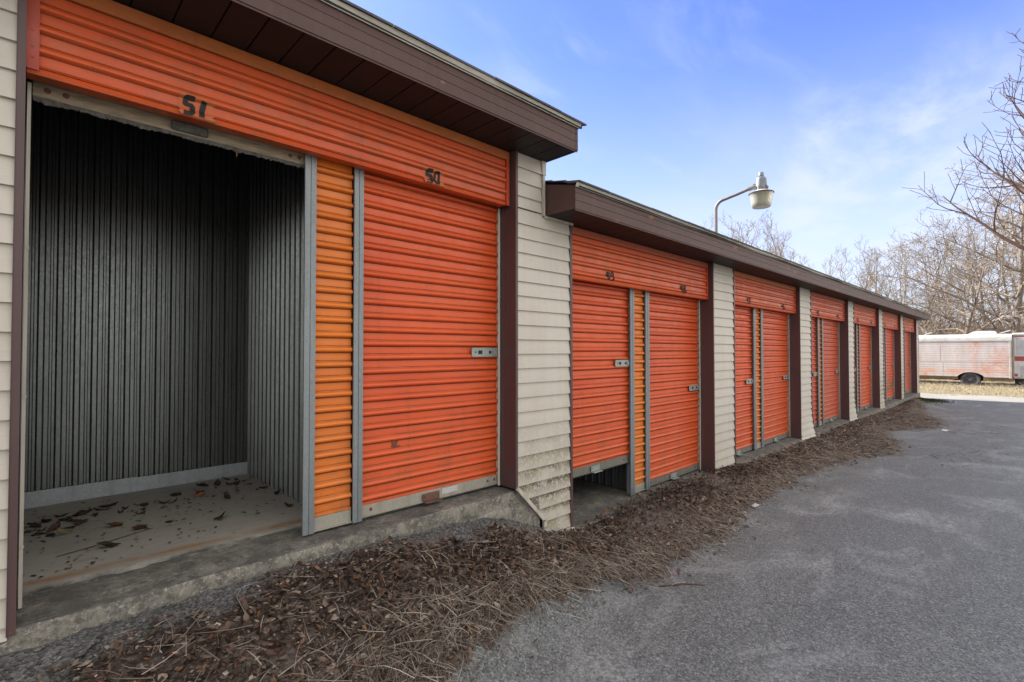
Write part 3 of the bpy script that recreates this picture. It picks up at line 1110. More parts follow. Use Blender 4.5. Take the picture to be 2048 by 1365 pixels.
gable(XU1 - .002, ZSL - .3, ZSU + .22, 'gable_wall')
gable(XL1 - .004, -.05, ZSL + .2, 'gable_wall')
gable(XU0 + .1, .3, ZSU + .22, 'gable_wall')
mb = MB()
mb.box(XU0 + .1, XU1 - .07, Y_FAR - .4, Y_FAR - .34, .0, ZSU + .2)
mb.box(XU1 - .065, XL1 - .07, Y_FAR - .4, Y_FAR - .34, -.05, ZSL + .2)
mb.attrs['algae'] = [0] * len(mb.v)
link('rear_wall', mb, 'vinyl_siding', root)
link('ceiling', MB().box(XU1 - .06, XL1 - .07, YF + .105, Y_FAR - .41, ZSL + .02, ZSL + .05), 'soffit_brown', root)

# ------------------------------------------------------------------ inside of the open units
CORR = [(0, 0), (.010, .020), (.032, .020), (.042, 0), (.062, 0), (.067, .008), (.077, .008), (.082, 0)]
CP = .095


def corrugated(a0, a1, off, z0, z1, axis, sign=-1, seed=0):
    """ribbed wall sheet running along x (axis 'x', at y=off) or along y (axis 'y', at x=off)"""
    pr = []
    a = a0
    while a < a1:
        for (s, d) in CORR:
            if a + s <= a1:
                pr.append((a + s, off + sign * d))
        a += CP
    pr.append((a1, off))
    mb = MB()
    if axis == 'y':
        pr = [(o, s) for s, o in pr]
    zs = np.linspace(z0, z1, 3)
    for i in range(2):
        mb.extrude(pr, zs[i], zs[i + 1], axis='z')
    return mb


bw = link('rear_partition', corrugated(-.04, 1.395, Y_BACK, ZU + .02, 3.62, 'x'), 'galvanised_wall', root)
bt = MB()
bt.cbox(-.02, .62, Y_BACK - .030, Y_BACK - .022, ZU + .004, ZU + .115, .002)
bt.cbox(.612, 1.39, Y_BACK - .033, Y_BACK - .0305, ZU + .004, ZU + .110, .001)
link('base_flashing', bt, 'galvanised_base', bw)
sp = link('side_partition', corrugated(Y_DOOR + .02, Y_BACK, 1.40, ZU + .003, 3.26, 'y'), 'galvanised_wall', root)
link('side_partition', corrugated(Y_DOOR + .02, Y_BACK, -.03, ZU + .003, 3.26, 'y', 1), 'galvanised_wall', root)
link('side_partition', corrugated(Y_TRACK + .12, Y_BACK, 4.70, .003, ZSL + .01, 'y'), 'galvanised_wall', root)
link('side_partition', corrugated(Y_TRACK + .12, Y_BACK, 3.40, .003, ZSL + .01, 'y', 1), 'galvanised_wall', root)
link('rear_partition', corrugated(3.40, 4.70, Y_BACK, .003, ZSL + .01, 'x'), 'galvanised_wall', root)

WORLD_ORIGIN |= {'foundation_slab', 'unit_floor'}


def rough_strip(x0, x1, prof, nx, amp, seed, name, mat, org=None, closed_ends=True):
    """concrete run along x whose profile (y, z) is roughened"""
    vs = []
    m = len(prof)
    for i in range(nx + 1):
        x = x0 + (x1 - x0) * i / nx
        for j, (y, z) in enumerate(prof):
            k = 1.0 if 0 < j < m - 1 else 0
            w = amp * (noise.noise((x * 3, y * 7, seed)) + .6 * noise.noise((x * 11, z * 12, seed + 3)))
            w2 = amp * (noise.noise((x * 2.2, j, seed + 9)) + .5 * noise.noise((x * 13, j * 3, seed + 5)))
            vs.append((x, y + w * k, z + w2 * k))
    fs = [(i * m + j, (i + 1) * m + j, (i + 1) * m + j + 1, i * m + j + 1) for i in range(nx) for j in range(m - 1)]
    if closed_ends:
        fs += [tuple(range(m)), tuple(nx * m + j for j in range(m))[::-1]]
    mb = MB().add(vs, fs)
    return mb


# slab of the tall section: floor inside, worn sill, rounded front edge and the stepped footing beside the pier
prof = [(3.12, ZU - .004), (3.04, ZU - .012), (2.95, ZU - .010), (2.86, ZU - .014), (2.79, ZU - .016), (2.757, ZU - .018), (2.749, ZU - .028), (2.748, ZU - .09), (2.745, ZU - .16), (2.745, -.3)]
mb = rough_strip(-4.0, 2.70, prof, 420, .0085, 1, 's', 'm')
e = rough_strip(2.701, 2.83, [(3.0, ZU - .02), (2.775, ZU - .024), (2.752, ZU - .05), (2.748, ZU - .10), (2.745, -.3)], 12, .006, 5, 's', 'm')
mb.add(e.v, e.f)
e = rough_strip(2.25, 2.97, [(2.76, .335), (2.742, .333), (2.734, .318), (2.732, .22), (2.730, -.3)], 40, .008, 8, 's', 'm')
mb.add(e.v, e.f)
link('foundation_slab', mb, 'old_concrete', root, smooth=50)
mb = MB()
nx, ny = 30, 30
ys = list(np.linspace(3.02, 3.12, 6)) + list(np.linspace(3.13, Y_BACK + .1, 20))
vs = [(-.06 + 1.48 * i / nx, y + .006 * noise.noise((i * .6, 2, 2)), ZU - .016 + (.020 if y > 3.12 else .020 * max(0, (y - 3.05) / .07)) + .003 * noise.noise((i * .3, y * 4, 1))) for i in range(nx + 1) for y in ys]
m = len(ys)
mb.add(vs, [(i * m + j, (i + 1) * m + j, (i + 1) * m + j + 1, i * m + j + 1) for i in range(nx) for j in range(m - 1)])
fo = link('unit_floor', mb, 'floor_concrete', root, smooth=60)
fo.data.transform(Matrix.Translation((11.0, YF, 0)))
fo.location = (-11.0, -YF, 0)
link('subfloor', MB().box(XU0 + .1, 2.69, 3.13, Y_FAR - .41, -.2, ZU - .03), 'old_concrete', root)
# low slab with its thin apron
prof = [(Y_BACK + .2, -.006), (3.3, -.006), (3.02, -.008), (2.90, -.014), (2.80, -.022), (2.74, -.028), (2.715, -.045), (2.71, -.3)]
mb = rough_strip(3.2, XL1 + .02, prof, 200, .006, 21, 's', 'm')
link('foundation_slab', mb, 'old_concrete', root, smooth=50)
link('subfloor', MB().box(3.2, XL1 - .07, Y_BACK + .21, Y_FAR - .41, -.3, -.02), 'old_concrete', root)

# ------------------------------------------------------------------ ground
def smooth01(t):
    t = min(1, max(0, t))
    return t * t * (3 - 2 * t)


BANK = [(-6, .46), (0, .47), (1.0, .485), (1.9, .465), (2.4, .42), (2.7, .33), (3.0, .19), (3.4, .07), (4.2, .075), (5.2, .08), (6.2, .07), (7.5, .06), (12, .05), (18, .05), (20, .12), (22.5, .16), (23.4, .06), (24, 0), (60, 0)]


def lerp(tab, x):
    if x <= tab[0][0]:
        return tab[0][1]
    for (a, va), (b, vb) in zip(tab, tab[1:]):
        if x <= b:
            return va + (vb - va) * (x - a) / (b - a)
    return tab[-1][1]


def gz(x, y):
    base = -.125 - .185 * smooth01((x - 11) / 13)
    wid = 1.05 + .12 * math.sin(x * 1.3)
    a = lerp(BANK, x)
    b = a * smooth01((y - (2.74 - wid)) / wid) ** 1.25
    nz = .012 * noise.noise((x * 1.6, y * 1.6, 0)) + .02 * noise.noise((x * .25, y * .25, 4))
    lump = .012 * noise.noise((x * 6, y * 6, 2)) * smooth01((y - 1.9) / .5)
    return base + b + nz * (1 - .5 * smooth01((y - 2.2) / .5)) + lump


def sheet(name, xs, ys, zf, mat, kind='structure', smooth=60):
    m = len(ys)
    vs = [(x, y, zf(x, y)) for x in xs for y in ys]
    fs = [(i * m + j, (i + 1) * m + j, (i + 1) * m + j + 1, i * m + j + 1) for i in range(len(xs) - 1) for j in range(m - 1)]
    o = link(name, MB().add(vs, fs), mat, None, origin=(0, 0, 0), smooth=smooth)
    o['kind'] = kind
    return o


GRASS_X = 27.5


def edge_x(y):
    return GRASS_X + .25 * noise.noise((y * .5, 0, 0)) + .10 * noise.noise((y * 2.2, 3, 0))


xs = list(np.arange(-14, -.4, .6)) + list(np.arange(-.2, 4.2, .055)) + list(np.arange(4.25, 12, .16)) + list(np.arange(12.2, 30, .4))
ys = list(np.arange(-16, -1, .8)) + list(np.arange(-.6, 1.4, .15)) + list(np.arange(1.45, 2.80, .055)) + [3.0]
sheet('driveway', xs, ys, gz, 'asphalt')
# the drive running on past the far end of the building
sheet('driveway', [XL1 - .3, XL1 + .5, XL1 + 1.6, 30], [3.001, 5, 9, 20], lambda x, y: -.31, 'asphalt')


n = N('pale_road')
v = n.map()
col = n.mix(n.ramp(n.noise(v, 1.2, 6, .65), .3, .7), (.30, .292, .27), (.22, .215, .20))
col = n.mix(n.ramp(n.noise(v, 22, 5, .7), .55, .72, 0, .5), col, (.20, .195, .185))
n.out(col, .9)
ys_r = list(np.arange(-20, 3.2, .4)) + [3.4, 6, 12, 24, 36]
vs = []
for y in ys_r:
    a = 24.5 + .12 * noise.noise((y * .7, 0, 3))
    for xx in (a, a + .5, a + 1.2, a + 2, 28.3):
        vs.append((xx, y, gz(xx, y) + .006 if y < 2.9 else -.296))
rd = link('road', MB().add(vs, [(i * 5 + j, i * 5 + j + 1, i * 5 + j + 6, i * 5 + j + 5) for i in range(len(ys_r) - 1) for j in range(4)]), 'pale_road', None, origin=(0, 0, 0))
rd['kind'] = 'structure'


def gland(x, y):
    d = x - edge_x(y)
    return -.325 + .03 * min(1, max(0, d / .05)) + .27 * smooth01(d / 2.5) + .03 * noise.noise((x * .8, y * .8, 6)) * smooth01(d / .3) + .03 * noise.noise((x * 3, y * 3, 1)) * smooth01(d / .2)


class GrassEdge:
    pass


ys = list(np.arange(-24, -2, 1.0)) + list(np.arange(-2, 5, .16)) + list(np.arange(5, 32, 1.0))
off = [0, .03, .12, .3, .6, 1.0, 1.5, 2.1, 3, 4.5, 7]
vs = [(edge_x(y) + o, y, gland(edge_x(y) + o, y)) for y in ys for o in off]
m = len(off)
mb = MB().add(vs, [(i * m + j, i * m + j + 1, (i + 1) * m + j + 1, (i + 1) * m + j) for i in range(len(ys) - 1) for j in range(m - 1)])
lawn = link('lawn', mb, 'dry_grass_ground', None, origin=(0, 0, 0), smooth=60)
lawn['kind'] = 'structure'
sheet('ground', [-400, -60, -20, 0, 20, 31, 40, 60, 90, 160, 500], [-400, -120, -40, -10, 0, 10, 25, 60, 140, 500],
      lambda x, y: -.50 + (.52 * smooth01((x - 30) / 4)) + 1.2 * smooth01((x - 34) / 30) + 2.2 * smooth01((x - 70) / 100), 'forest_floor')

# tufts of dry grass on the lawn
def tufts():
    n_ = 9000
    y = rng.uniform(-1.5, 4.2, n_)
    d = rng.uniform(-.10, 1, n_) ** 1.0 * 3.4
    P = []
    tint = []
    vs, fs = [], []
    for i in range(n_):
        ex = edge_x(y[i])
        x = ex + d[i]
        if d[i] < 0 and rng.random() > .4:
            continue
        z = gland(x, y[i]) if d[i] > 0 else -.31
        h = .03 + .07 * rng.random() * (1 if d[i] > .2 else .5)
        a = rng.uniform(0, 6.28)
        l = rng.uniform(.02, .07)
        w = .007
        o = len(vs)
        ca, sa = math.cos(a), math.sin(a)
        vs += [(x - sa * w, y[i] + ca * w, z - .01), (x + sa * w, y[i] - ca * w, z - .01), (x + ca * l, y[i] + sa * l, z + h)]
        fs.append((o, o + 1, o + 2))
        c = [(.38, .32, .20), (.46, .40, .27), (.29, .235, .14), (.22, .21, .10)][rng.choice(4, p=[.4, .3, .2, .1])]
        tint += [c] * 3
    mb = MB().add(vs, fs)
    mb.attrs['tint'] = np.array(tint)
    o = link('dry_grass', mb, 'straw', None, origin=(0, 0, 0))
    tag(o, 'short straw-coloured winter grass in the strip before the faded trailer', 'grass', None, 'stuff')


tufts()

# ------------------------------------------------------------------ leaf litter
LIT = [(-6, 1.35), (-1, 1.45), (.3, 1.62), (.9, 1.78), (1.4, 1.92), (1.9, 2.03), (2.3, 2.06), (2.8, 2.07), (3.1, 1.98), (3.35, 1.90), (3.7, 1.93), (4.4, 1.88), (5.0, 1.93), (5.6, 2.03), (6.4, 2.04), (7.2, 2.02), (8.6, 1.95), (9.3, 1.7),
       (9.9, 1.47), (10.6, 1.50), (11.4, 1.72), (12.0, 1.92), (12.6, 2.05), (13.2, 1.7), (14.0, 1.48), (15.0, 1.42), (16.2, 1.55), (17.0, 1.9), (18.5, 2.15), (20.0, 2.3), (22.0, 2.55), (24, 2.75)]


def lit_edge(x):
    return lerp(LIT, x) + .10 * noise.noise((x * 2.6, 0, 9)) + .09 * noise.noise((x * 8, 0, 5)) + .04 * noise.noise((x * 22, 0, 7))


def lit_back(x):
    """line along the slab where the litter stops and bare gravel or apron shows"""
    if x < 2.4:
        return 2.62 + .10 * noise.noise((x * 2.2, 7, 1)) - .16 * smooth01((.9 - x) / .9) - (.12 * smooth01((x - 1.3) / .6))
    if x < 3.4:
        return 2.50 + .18 * smooth01((x - 2.9) / .5)
    return 2.70 + .05 * noise.noise((x * 1.7, 7, 1)) - .10 * max(0, noise.noise((x * .8, 2, 2)))


xs = list(np.arange(-3, 6, .05)) + list(np.arange(6, 24, .12))
q = 16
vs = []
for x in xs:
    a, b_ = lit_edge(x), lit_back(x) + .02
    for j in range(q + 1):
        y = a + (b_ - a) * j / q
        e = min(1, j / 2.5, (q - j) / 1.5)
        pile = .07 * smooth01((j / q - .35) * 2.2) * smooth01((x - 3.5) / .6) * smooth01((7.2 - x) / 1.2) * smooth01((q - j) / 2.5)
        vs.append((x, y, gz(x, y) + .004 + (.010 + .014 * noise.noise((x * 9, y * 9, 3)) + .006 * noise.noise((x * 30, y * 30, 8))) * e + pile))
fs = [(i * (q + 1) + j, (i + 1) * (q + 1) + j, (i + 1) * (q + 1) + j + 1, i * (q + 1) + j + 1) for i in range(len(xs) - 1) for j in range(q)]
mulch = MB().add(vs, fs)

LEAFC = np.array([(.050, .034, .027), (.088, .060, .046), (.135, .095, .070), (.21, .158, .122), (.12, .055, .034), (.22, .115, .05), (.065, .054, .046), (.33, .275, .22)])
LEAFP = np.array([.18, .20, .18, .16, .09, .04, .08, .07])


def leaf_cloud(P, size, flat=.36, pal=LEAFC, pp=LEAFP):
    """curled leaves at points P (n, 3): a folded midrib with two lobes each side"""
    n_ = len(P)
    L = size[:, None]
    # local template: midrib 4 points, left 2, right 2
    T = np.array([(-.5, 0), (-.15, 0), (.2, 0), (.5, 0), (-.18, .27), (.18, .22), (-.18, -.27), (.18, -.22)])
    k = len(T)
    wid = rng.uniform(.55, 1.15, (n_, 1))
    u = T[None, :, 0] * np.ones((n_, 1)) + rng.normal(0, .04, (n_, k))
    v = T[None, :, 1] * wid + rng.normal(0, .035, (n_, k))
    curl = rng.normal(.35, .45, (n_, 1))
    fold = rng.normal(.30, .5, (n_, 1))
    w = curl * (u ** 2) + fold * np.abs(v) + rng.normal(0, .035, (n_, k))
    loc = np.stack([u * L, v * L, w * L], -1)
    az = rng.uniform(0, 2 * np.pi, n_)
    tx, ty = rng.normal(0, flat, n_), rng.normal(0, flat, n_)
    ca, sa = np.cos(az), np.sin(az)
    cx, sx, cy, sy = np.cos(tx), np.sin(tx), np.cos(ty), np.sin(ty)
    x, y, z = loc[..., 0], loc[..., 1], loc[..., 2]
    y, z = y * cx[:, None] - z * sx[:, None], y * sx[:, None] + z * cx[:, None]
    x, z = x * cy[:, None] + z * sy[:, None], -x * sy[:, None] + z * cy[:, None]
    x, y = x * ca[:, None] - y * sa[:, None], x * sa[:, None] + y * ca[:, None]
    z = z - z.min(1, keepdims=True) * .8
    V = np.stack([x, y, z], -1) + P[:, None, :]
    F = np.array([(0, 1, 4, 4), (1, 2, 5, 4), (2, 3, 5, 5), (0, 6, 1, 1), (1, 6, 7, 2), (2, 7, 3, 3)])
    c = pal[rng.choice(len(pal), n_, p=pp / pp.sum())] * rng.uniform(.75, 1.25, (n_, 1))
    fs = []
    for i in range(n_):
        o = i * k
        fs += [(o, o + 1, o + 4), (o + 1, o + 2, o + 5, o + 4), (o + 2, o + 3, o + 5), (o, o + 6, o + 1), (o + 1, o + 6, o + 7, o + 2), (o + 2, o + 7, o + 3)]
    return V.reshape(-1, 3).tolist(), fs, np.repeat(c, k, 0)


def scatter(x0, x1, n_, keep):
    P, t = [], 0
    while len(P) < n_ and t < n_ * 12:
        t += 1
        x = rng.uniform(x0, x1)
        a, b_ = lit_edge(x), lit_back(x)
        y = rng.uniform(a - .25, b_ + .08)
        f = (y - a) / max(.05, b_ - a)
        if rng.random() < keep(x, y, f):
            P.append((x, y, f))
    return P


def keep_leaf(x, y, f):
    p = smooth01((f + .05) / .35) * (1 if f < 1 else .4)
    if f < .02:
        p = .015
    dens = .55 + .9 * noise.noise((x * 1.3, y * 2.0, 12))
    return p * min(1, max(.12, dens + .25))


pts = scatter(-.6, 3.2, 8200, keep_leaf) + scatter(3.2, 7, 5200, keep_leaf) + scatter(7, 22, 6500, keep_leaf)
P = np.array([(x, y, gz(x, y) + .010 + .012 * abs(rng.normal()) * smooth01(f * 1.4) + (.075 * smooth01((f - .35) * 2.2) * smooth01((x - 3.5) / .6) * smooth01((7.2 - x) / 1.2) if 3.3 < x < 7.2 else 0)) for x, y, f in pts])
sz = rng.uniform(.018, .052, len(P)) * np.where(P[:, 0] < 3, rng.choice([1.0, 1.0, 1.35], len(P)), 1) * np.where(P[:, 0] > 7, .95, 1)
V, F_, T_ = leaf_cloud(P, sz)
ft = np.array([f for _, _, f in pts])
wet = np.clip((ft - .25) / .5, 0, 1)[:, None]
T_ = T_ * np.repeat(np.array([1.25, 1.22, 1.2])[None] * (1 - wet) + np.array([.72, .66, .64])[None] * wet, 8, 0)
o0 = len(mulch.v)
mulch.add(V, F_, 1)
mulch.attrs['tint'] = np.vstack([np.full((o0, 3), .1), T_])
# crumbled bits and chips, thinning out over the asphalt
bits = []
for (x0, x1, n_) in ((-.6, 3.4, 15000), (3.4, 8, 9000), (8, 22, 11000)):
    t = 0
    while t < n_:
        t += 1
        x = rng.uniform(x0, x1)
        a, b_ = lit_edge(x), lit_back(x)
        y = a - .30 + (b_ + .05 - a + .30) * rng.random()
        f = (y - a) / max(.05, b_ - a)
        pr_ = (.85 if f > .06 else .55 * math.exp(f * 9) * (.4 + 1.4 * max(0, noise.noise((x * 4, y * 4, 50)))))
        if rng.random() < pr_:
            bits.append((x, y, x0))
vs, fs, tn = [], [], []
BP = np.array([(.34, .275, .21), (.22, .165, .125), (.13, .088, .064), (.07, .048, .038), (.45, .38, .30), (.17, .075, .05)])
bc = BP[rng.choice(6, len(bits), p=[.2, .25, .25, .16, .07, .07])] * rng.uniform(.8, 1.2, (len(bits), 1))
for (x, y, x0), c in zip(bits, bc):
    s_ = rng.uniform(.004, .014) * (1.0 if x0 < 3 else 1.35 if x0 < 8 else 1.9)
    as_ = rng.uniform(.25, 1)
    a = rng.uniform(0, 6.28)
    u_ = Vector((math.cos(a), math.sin(a), rng.normal(0, .25))) * s_
    w_ = Vector((-math.sin(a), math.cos(a), rng.normal(0, .3))) * s_ * as_
    p = Vector((x, y, gz(x, y) + (.022 if y > lit_edge(x) + .08 else .007) + .006 * rng.random()))
    o_ = len(vs)
    vs += [p - u_ - w_ * .6, p + u_ * .4 - w_, p + u_ + w_ * .5, p - u_ * .3 + w_]
    fs.append((o_, o_ + 1, o_ + 2, o_ + 3))
    tn += [c] * 4
mulch.add(vs, fs, 1)
mulch.attrs['tint'] = np.vstack([mulch.attrs['tint'], np.array(tn)])
lt = link('leaf_litter', mulch, ['mulch', 'leaf'], None, origin=(0, 0, 0))
tag(lt, 'dark brown wet leaf litter lying along the foot of the storage units', 'leaf litter', None, 'stuff')


def straw_cloud(items):
    """items: (x, y, z, length, azimuth, radius, lift)"""
    n_ = len(items)
    A = np.array(items)
    q = 5
    t = np.linspace(-.5, .5, q)
    bend = rng.normal(0, .13, (n_, 1))
    L = A[:, 3:4]
    u = t[None] * L
    v = bend * L * (1 - 4 * t[None] ** 2) + rng.normal(0, .012, (n_, q)) * L
    w = A[:, 6:7] * (t[None] + .5) + np.abs(rng.normal(0, .35, (n_, 1))) * .05 * (1 - 4 * t[None] ** 2)
    ca, sa = np.cos(A[:, 4:5]), np.sin(A[:, 4:5])
    X = A[:, 0:1] + u * ca - v * sa
    Y = A[:, 1:2] + u * sa + v * ca
    Z = A[:, 2:3] + w
    r = A[:, 5:6] * np.linspace(1.1, .6, q)[None]
    V = np.zeros((n_, q, 3, 3))
    for k in range(3):
        an = 2 * np.pi * k / 3
        V[:, :, k, 0] = X - sa * r * np.cos(an)
        V[:, :, k, 1] = Y + ca * r * np.cos(an)
        V[:, :, k, 2] = Z + r * np.sin(an)
    fs = []
    for i in range(n_):
        o = i * q * 3
        for j in range(q - 1):
            for k in range(3):
                a, b_ = o + j * 3 + k, o + j * 3 + (k + 1) % 3
                fs.append((a, b_, b_ + 3, a + 3))
    pal = np.array([(.26, .22, .175), (.18, .145, .113), (.38, .33, .27), (.09, .068, .052), (.47, .42, .35)])
    c = pal[rng.choice(5, n_, p=[.34, .26, .2, .14, .06])] * rng.uniform(.8, 1.2, (n_, 1))
    mb = MB().add(V.reshape(-1, 3).tolist(), fs)
    mb.attrs['tint'] = np.repeat(c, q * 3, 0)
    return mb


def keep_straw(x, y, f):
    if f < -.25:
        return 0
    p = math.exp(-((f - .22) / .30) ** 2)
    if f < 0:
        p *= .22 + .5 * max(0, noise.noise((x * 2.5, y * 2.5, 30)))
    if f > .75:
        p = .12
    return p


items = []
for (x0, x1, n_, lo, hi, r0, r1) in ((-.4, 3.6, 4300, .05, .34, .0009, .0021), (3.6, 9, 2500, .06, .28, .0011, .0021), (8.5, 21.5, 3300, .10, .42, .0016, .0032)):
    for x, y, f in scatter(x0, x1, n_, keep_straw):
        base = (.9 if x < 9 else .25) + rng.normal(0, .75)
        items.append((x, y, gz(x, y) + .010 + .018 * rng.random() * (1 if f > .08 else .05), rng.uniform(lo, hi), base, rng.uniform(r0, r1), rng.normal(0, .012)))
for i in range(170):
    x = rng.uniform(8.5, 15.5)
    y = rng.normal(.45 if i % 2 else .9, .16)
    items.append((x, y, gz(x, y) + .006, rng.uniform(.08, .3), rng.normal(.2, .35), rng.uniform(.0015, .003), rng.normal(0, .006)))
st = link('dry_stems', straw_cloud(items), 'straw', None, origin=(0, 0, 0))
tag(st, 'matted dead stems and pine straw along the asphalt edge of the leaf litter', 'dead stems', None, 'stuff')

# bare gravel and moss mound beside the slab
gx = list(np.arange(-1.2, 3.35, .045))
vs = []
for x in gx:
    b0 = lit_back(x) - .10
    for j in range(9):
        y = b0 + (2.77 - b0) * j / 8
        vs.append((x, y, gz(x, y) + .005 + .010 * noise.noise((x * 18, y * 18, 3)) + .008 * noise.noise((x * 40, y * 40, 5))))
gm = MB().add(vs, [(i * 9 + j, (i + 1) * 9 + j, (i + 1) * 9 + j + 1, i * 9 + j + 1) for i in range(len(gx) - 1) for j in range(8)])
# loose stones on it
n_ = 1700
for i in range(n_):
    x = rng.uniform(-.3, 3.2)
    b0 = lit_back(x) - .08
    y = rng.uniform(b0, 2.74)
    s = rng.uniform(.004, .011)
    c = Vector((x, y, gz(x, y) + .006))
    d = [Vector(p) * s * rng.uniform(.7, 1.3) for p in ((1, 0, .1), (0, 1, 0), (-1, 0, .1), (0, -1, 0), (0, 0, .9), (0, 0, -.9))]
    gm.add([c + p for p in d], [(0, 1, 4), (1, 2, 4), (2, 3, 4), (3, 0, 4), (1, 0, 5), (2, 1, 5), (3, 2, 5), (0, 3, 5)])
g = link('gravel_bank', gm, 'gravel', None, origin=(0, 0, 0))
tag(g, 'broken grey gravel and moss banked against the concrete slab edge', 'gravel', None, 'stuff')


# moss at the damp far corner
vs, fs, tn = [], [], []
for i in range(2600):
    x = 22.9 + rng.normal(0, .75)
    y = 2.62 - abs(rng.normal(0, .22)) * (1 + .5 * (x > 23))
    if x > 24.4 or x < 20.5:
        continue
    h, w_, a = rng.uniform(.015, .05), .012, rng.uniform(0, 6.28)
    z = gz(x, y)
    o_ = len(vs)
    vs += [(x - w_ * math.sin(a), y + w_ * math.cos(a), z), (x + w_ * math.sin(a), y - w_ * math.cos(a), z), (x + .02 * math.cos(a), y + .02 * math.sin(a), z + h)]
    fs.append((o_, o_ + 1, o_ + 2))
    tn += [[(.045, .055, .015), (.07, .075, .02), (.03, .04, .012)][i % 3]] * 3
mo = MB().add(vs, fs)
mo.attrs['tint'] = np.array(tn)
tag(link('moss', mo, 'straw', None, origin=(0, 0, 0)), 'dark green moss at the far corner of the low row', 'moss', None, 'stuff')


# single leaves lying on the floor of the open unit
def single_leaf(name, x, y, z, size, col, label, group=None, flat=.25):
    V, F_, T_ = leaf_cloud(np.array([(x, y, z)]), np.array([size]), flat, np.array([col]), np.array([1.]))
    mb = MB().add(V, F_)
    mb.attrs['tint'] = T_
    o = link(name, mb, 'leaf', None)
    return tag(o, label, 'leaf', group)


spots = [(.20, 3.98), (.26, 4.06), (.16, 4.12), (.34, 4.18), (.30, 4.30), (.12, 3.9), (.24, 4.22), (.09, 4.05), (.42, 4.36), (.55, 4.02), (.58, 4.12), (.50, 4.22), (.68, 4.08), (.75, 4.15), (.80, 4.36), (1.10, 4.45), (1.18, 4.40),
         (1.24, 4.48), (1.28, 4.3), (1.32, 4.1), (1.36, 3.9), (1.05, 4.02), (.95, 4.3), (1.2, 4.6), (.33, 3.45), (.50, 3.66), (.65, 3.70), (.90, 3.55), (1.3, 3.5), (.05, 4.15), (.10, 4.22), (.14, 4.02), (.19, 4.20), (.07, 3.96), (.22, 4.14), (.28, 4.26), (.38, 4.28), (.02, 4.06), (.46, 4.14), (.60, 4.22), (.16, 4.28), (.70, 4.18), (1.0, 4.5), (1.22, 4.36), (1.30, 4.42)]
for i, (x, y) in enumerate(spots):
    single_leaf('dead_leaf', x, y, ZU + .006, rng.uniform(.055, .125), [(.045, .028, .02), (.07, .035, .024), (.035, .024, .018)][i % 3],
                'dark curled dead leaf on the bare concrete floor of the open unit', 'dark leaves on the unit floor')
single_leaf('dead_leaf', .175, 3.86, ZU + .02, .12, (.34, .28, .14), 'pale yellow leaf on the floor inside the open unit')
single_leaf('dead_leaf', .40, 3.83, ZU + .008, .13, (.16, .055, .025), 'large red-brown leaf lying mid-floor in the open unit')
single_leaf('dead_leaf', .92, 4.22, ZU + .008, .10, (.26, .10, .03), 'orange leaf on the floor near the back flashing of the open unit')
lf = single_leaf('dead_leaf', .79, Y_DOOR - .01, zb_open - .035, .055, (.20, .09, .04), 'single brown leaf hanging from the raised door seal of the open unit', None, 1.2)
vs, fs, tn = [], [], []
for i in range(420):
    x = -.02 + 1.4 * rng.random() ** 1.3
    y = rng.uniform(3.2, 4.65) if i % 3 else rng.normal(4.1, .12)
    if y > 4.66 or y < 3.15:
        continue
    s_ = rng.uniform(.004, .016)
    a = rng.uniform(0, 6.28)
    u_, w_ = Vector((math.cos(a), math.sin(a), .1)) * s_, Vector((-math.sin(a), math.cos(a), rng.normal(0, .2))) * s_ * rng.uniform(.2, .7)
    p = Vector((x, y, ZU + .010))
    o_ = len(vs)
    vs += [p - u_ - w_ * .6, p + u_ * .4 - w_, p + u_ + w_ * .5, p - u_ * .3 + w_]
    fs.append((o_, o_ + 1, o_ + 2, o_ + 3))
    tn += [(.045, .03, .022) if i % 4 else (.12, .07, .04)] * 4
cm = MB().add(vs, fs)
cm.attrs['tint'] = np.array(tn)
tag(link('leaf_crumbs', cm, 'leaf', None, origin=(0, 0, 0)), 'dark crumbs of broken leaf strewn over the floor of the open unit', 'leaf crumbs', None, 'stuff')


# twigs
def twig(pts, r, label, cat='twig'):
    o = link('fallen_twig', MB().tube(pts, [r * (1 - .5 * i / len(pts)) for i in range(len(pts))], 5), 'bark_red', None)
    return tag(o, label, cat)


def on_ground(*xy):
    return [(x, y, gz(x, y) + .008) for x, y in xy]


twig(on_ground((3.18, 1.80), (3.26, 1.74), (3.34, 1.70), (3.40, 1.63), (3.43, 1.585)), .006, 'long bent twig pointing out onto the near asphalt')
twig([(.13, 3.48, ZU + .008), (.28, 3.52, ZU + .010), (.45, 3.60, ZU + .008), (.56, 3.64, ZU + .009)], .003, 'thin twig lying on the floor of the open unit', 'twig')
twig(on_ground((4.25, 2.35), (4.5, 2.28), (4.85, 2.22)), .004, 'thin straight twig on the leaves below the raised door')
# scraps of paper
for (x, y, s, lab) in ((5.45, 1.98, .05, 'white paper scrap at the edge of the leaf litter'), (13.6, 1.18, .10, 'pale flat scrap lying out on the asphalt')):
    a = MB()
    z = gz(x, y) + .012
    a.add([(x - s, y - s * .3, z), (x + s, y - s * .5, z + .006), (x + s * .8, y + s * .4, z + .014), (x - s * .7, y + s * .5, z + .004), (x - s, y - s * .3, z - .002), (x + s, y - s * .5, z + .004), (x + s * .8, y + s * .4, z + .012), (x - s * .7, y + s * .5, z + .002)],
          [(0, 1, 2, 3), (7, 6, 5, 4), (0, 4, 5, 1), (1, 5, 6, 2), (2, 6, 7, 3), (3, 7, 4, 0)])
    tag(link('paper_scrap', a, 'paper_white', None), lab, 'litter')

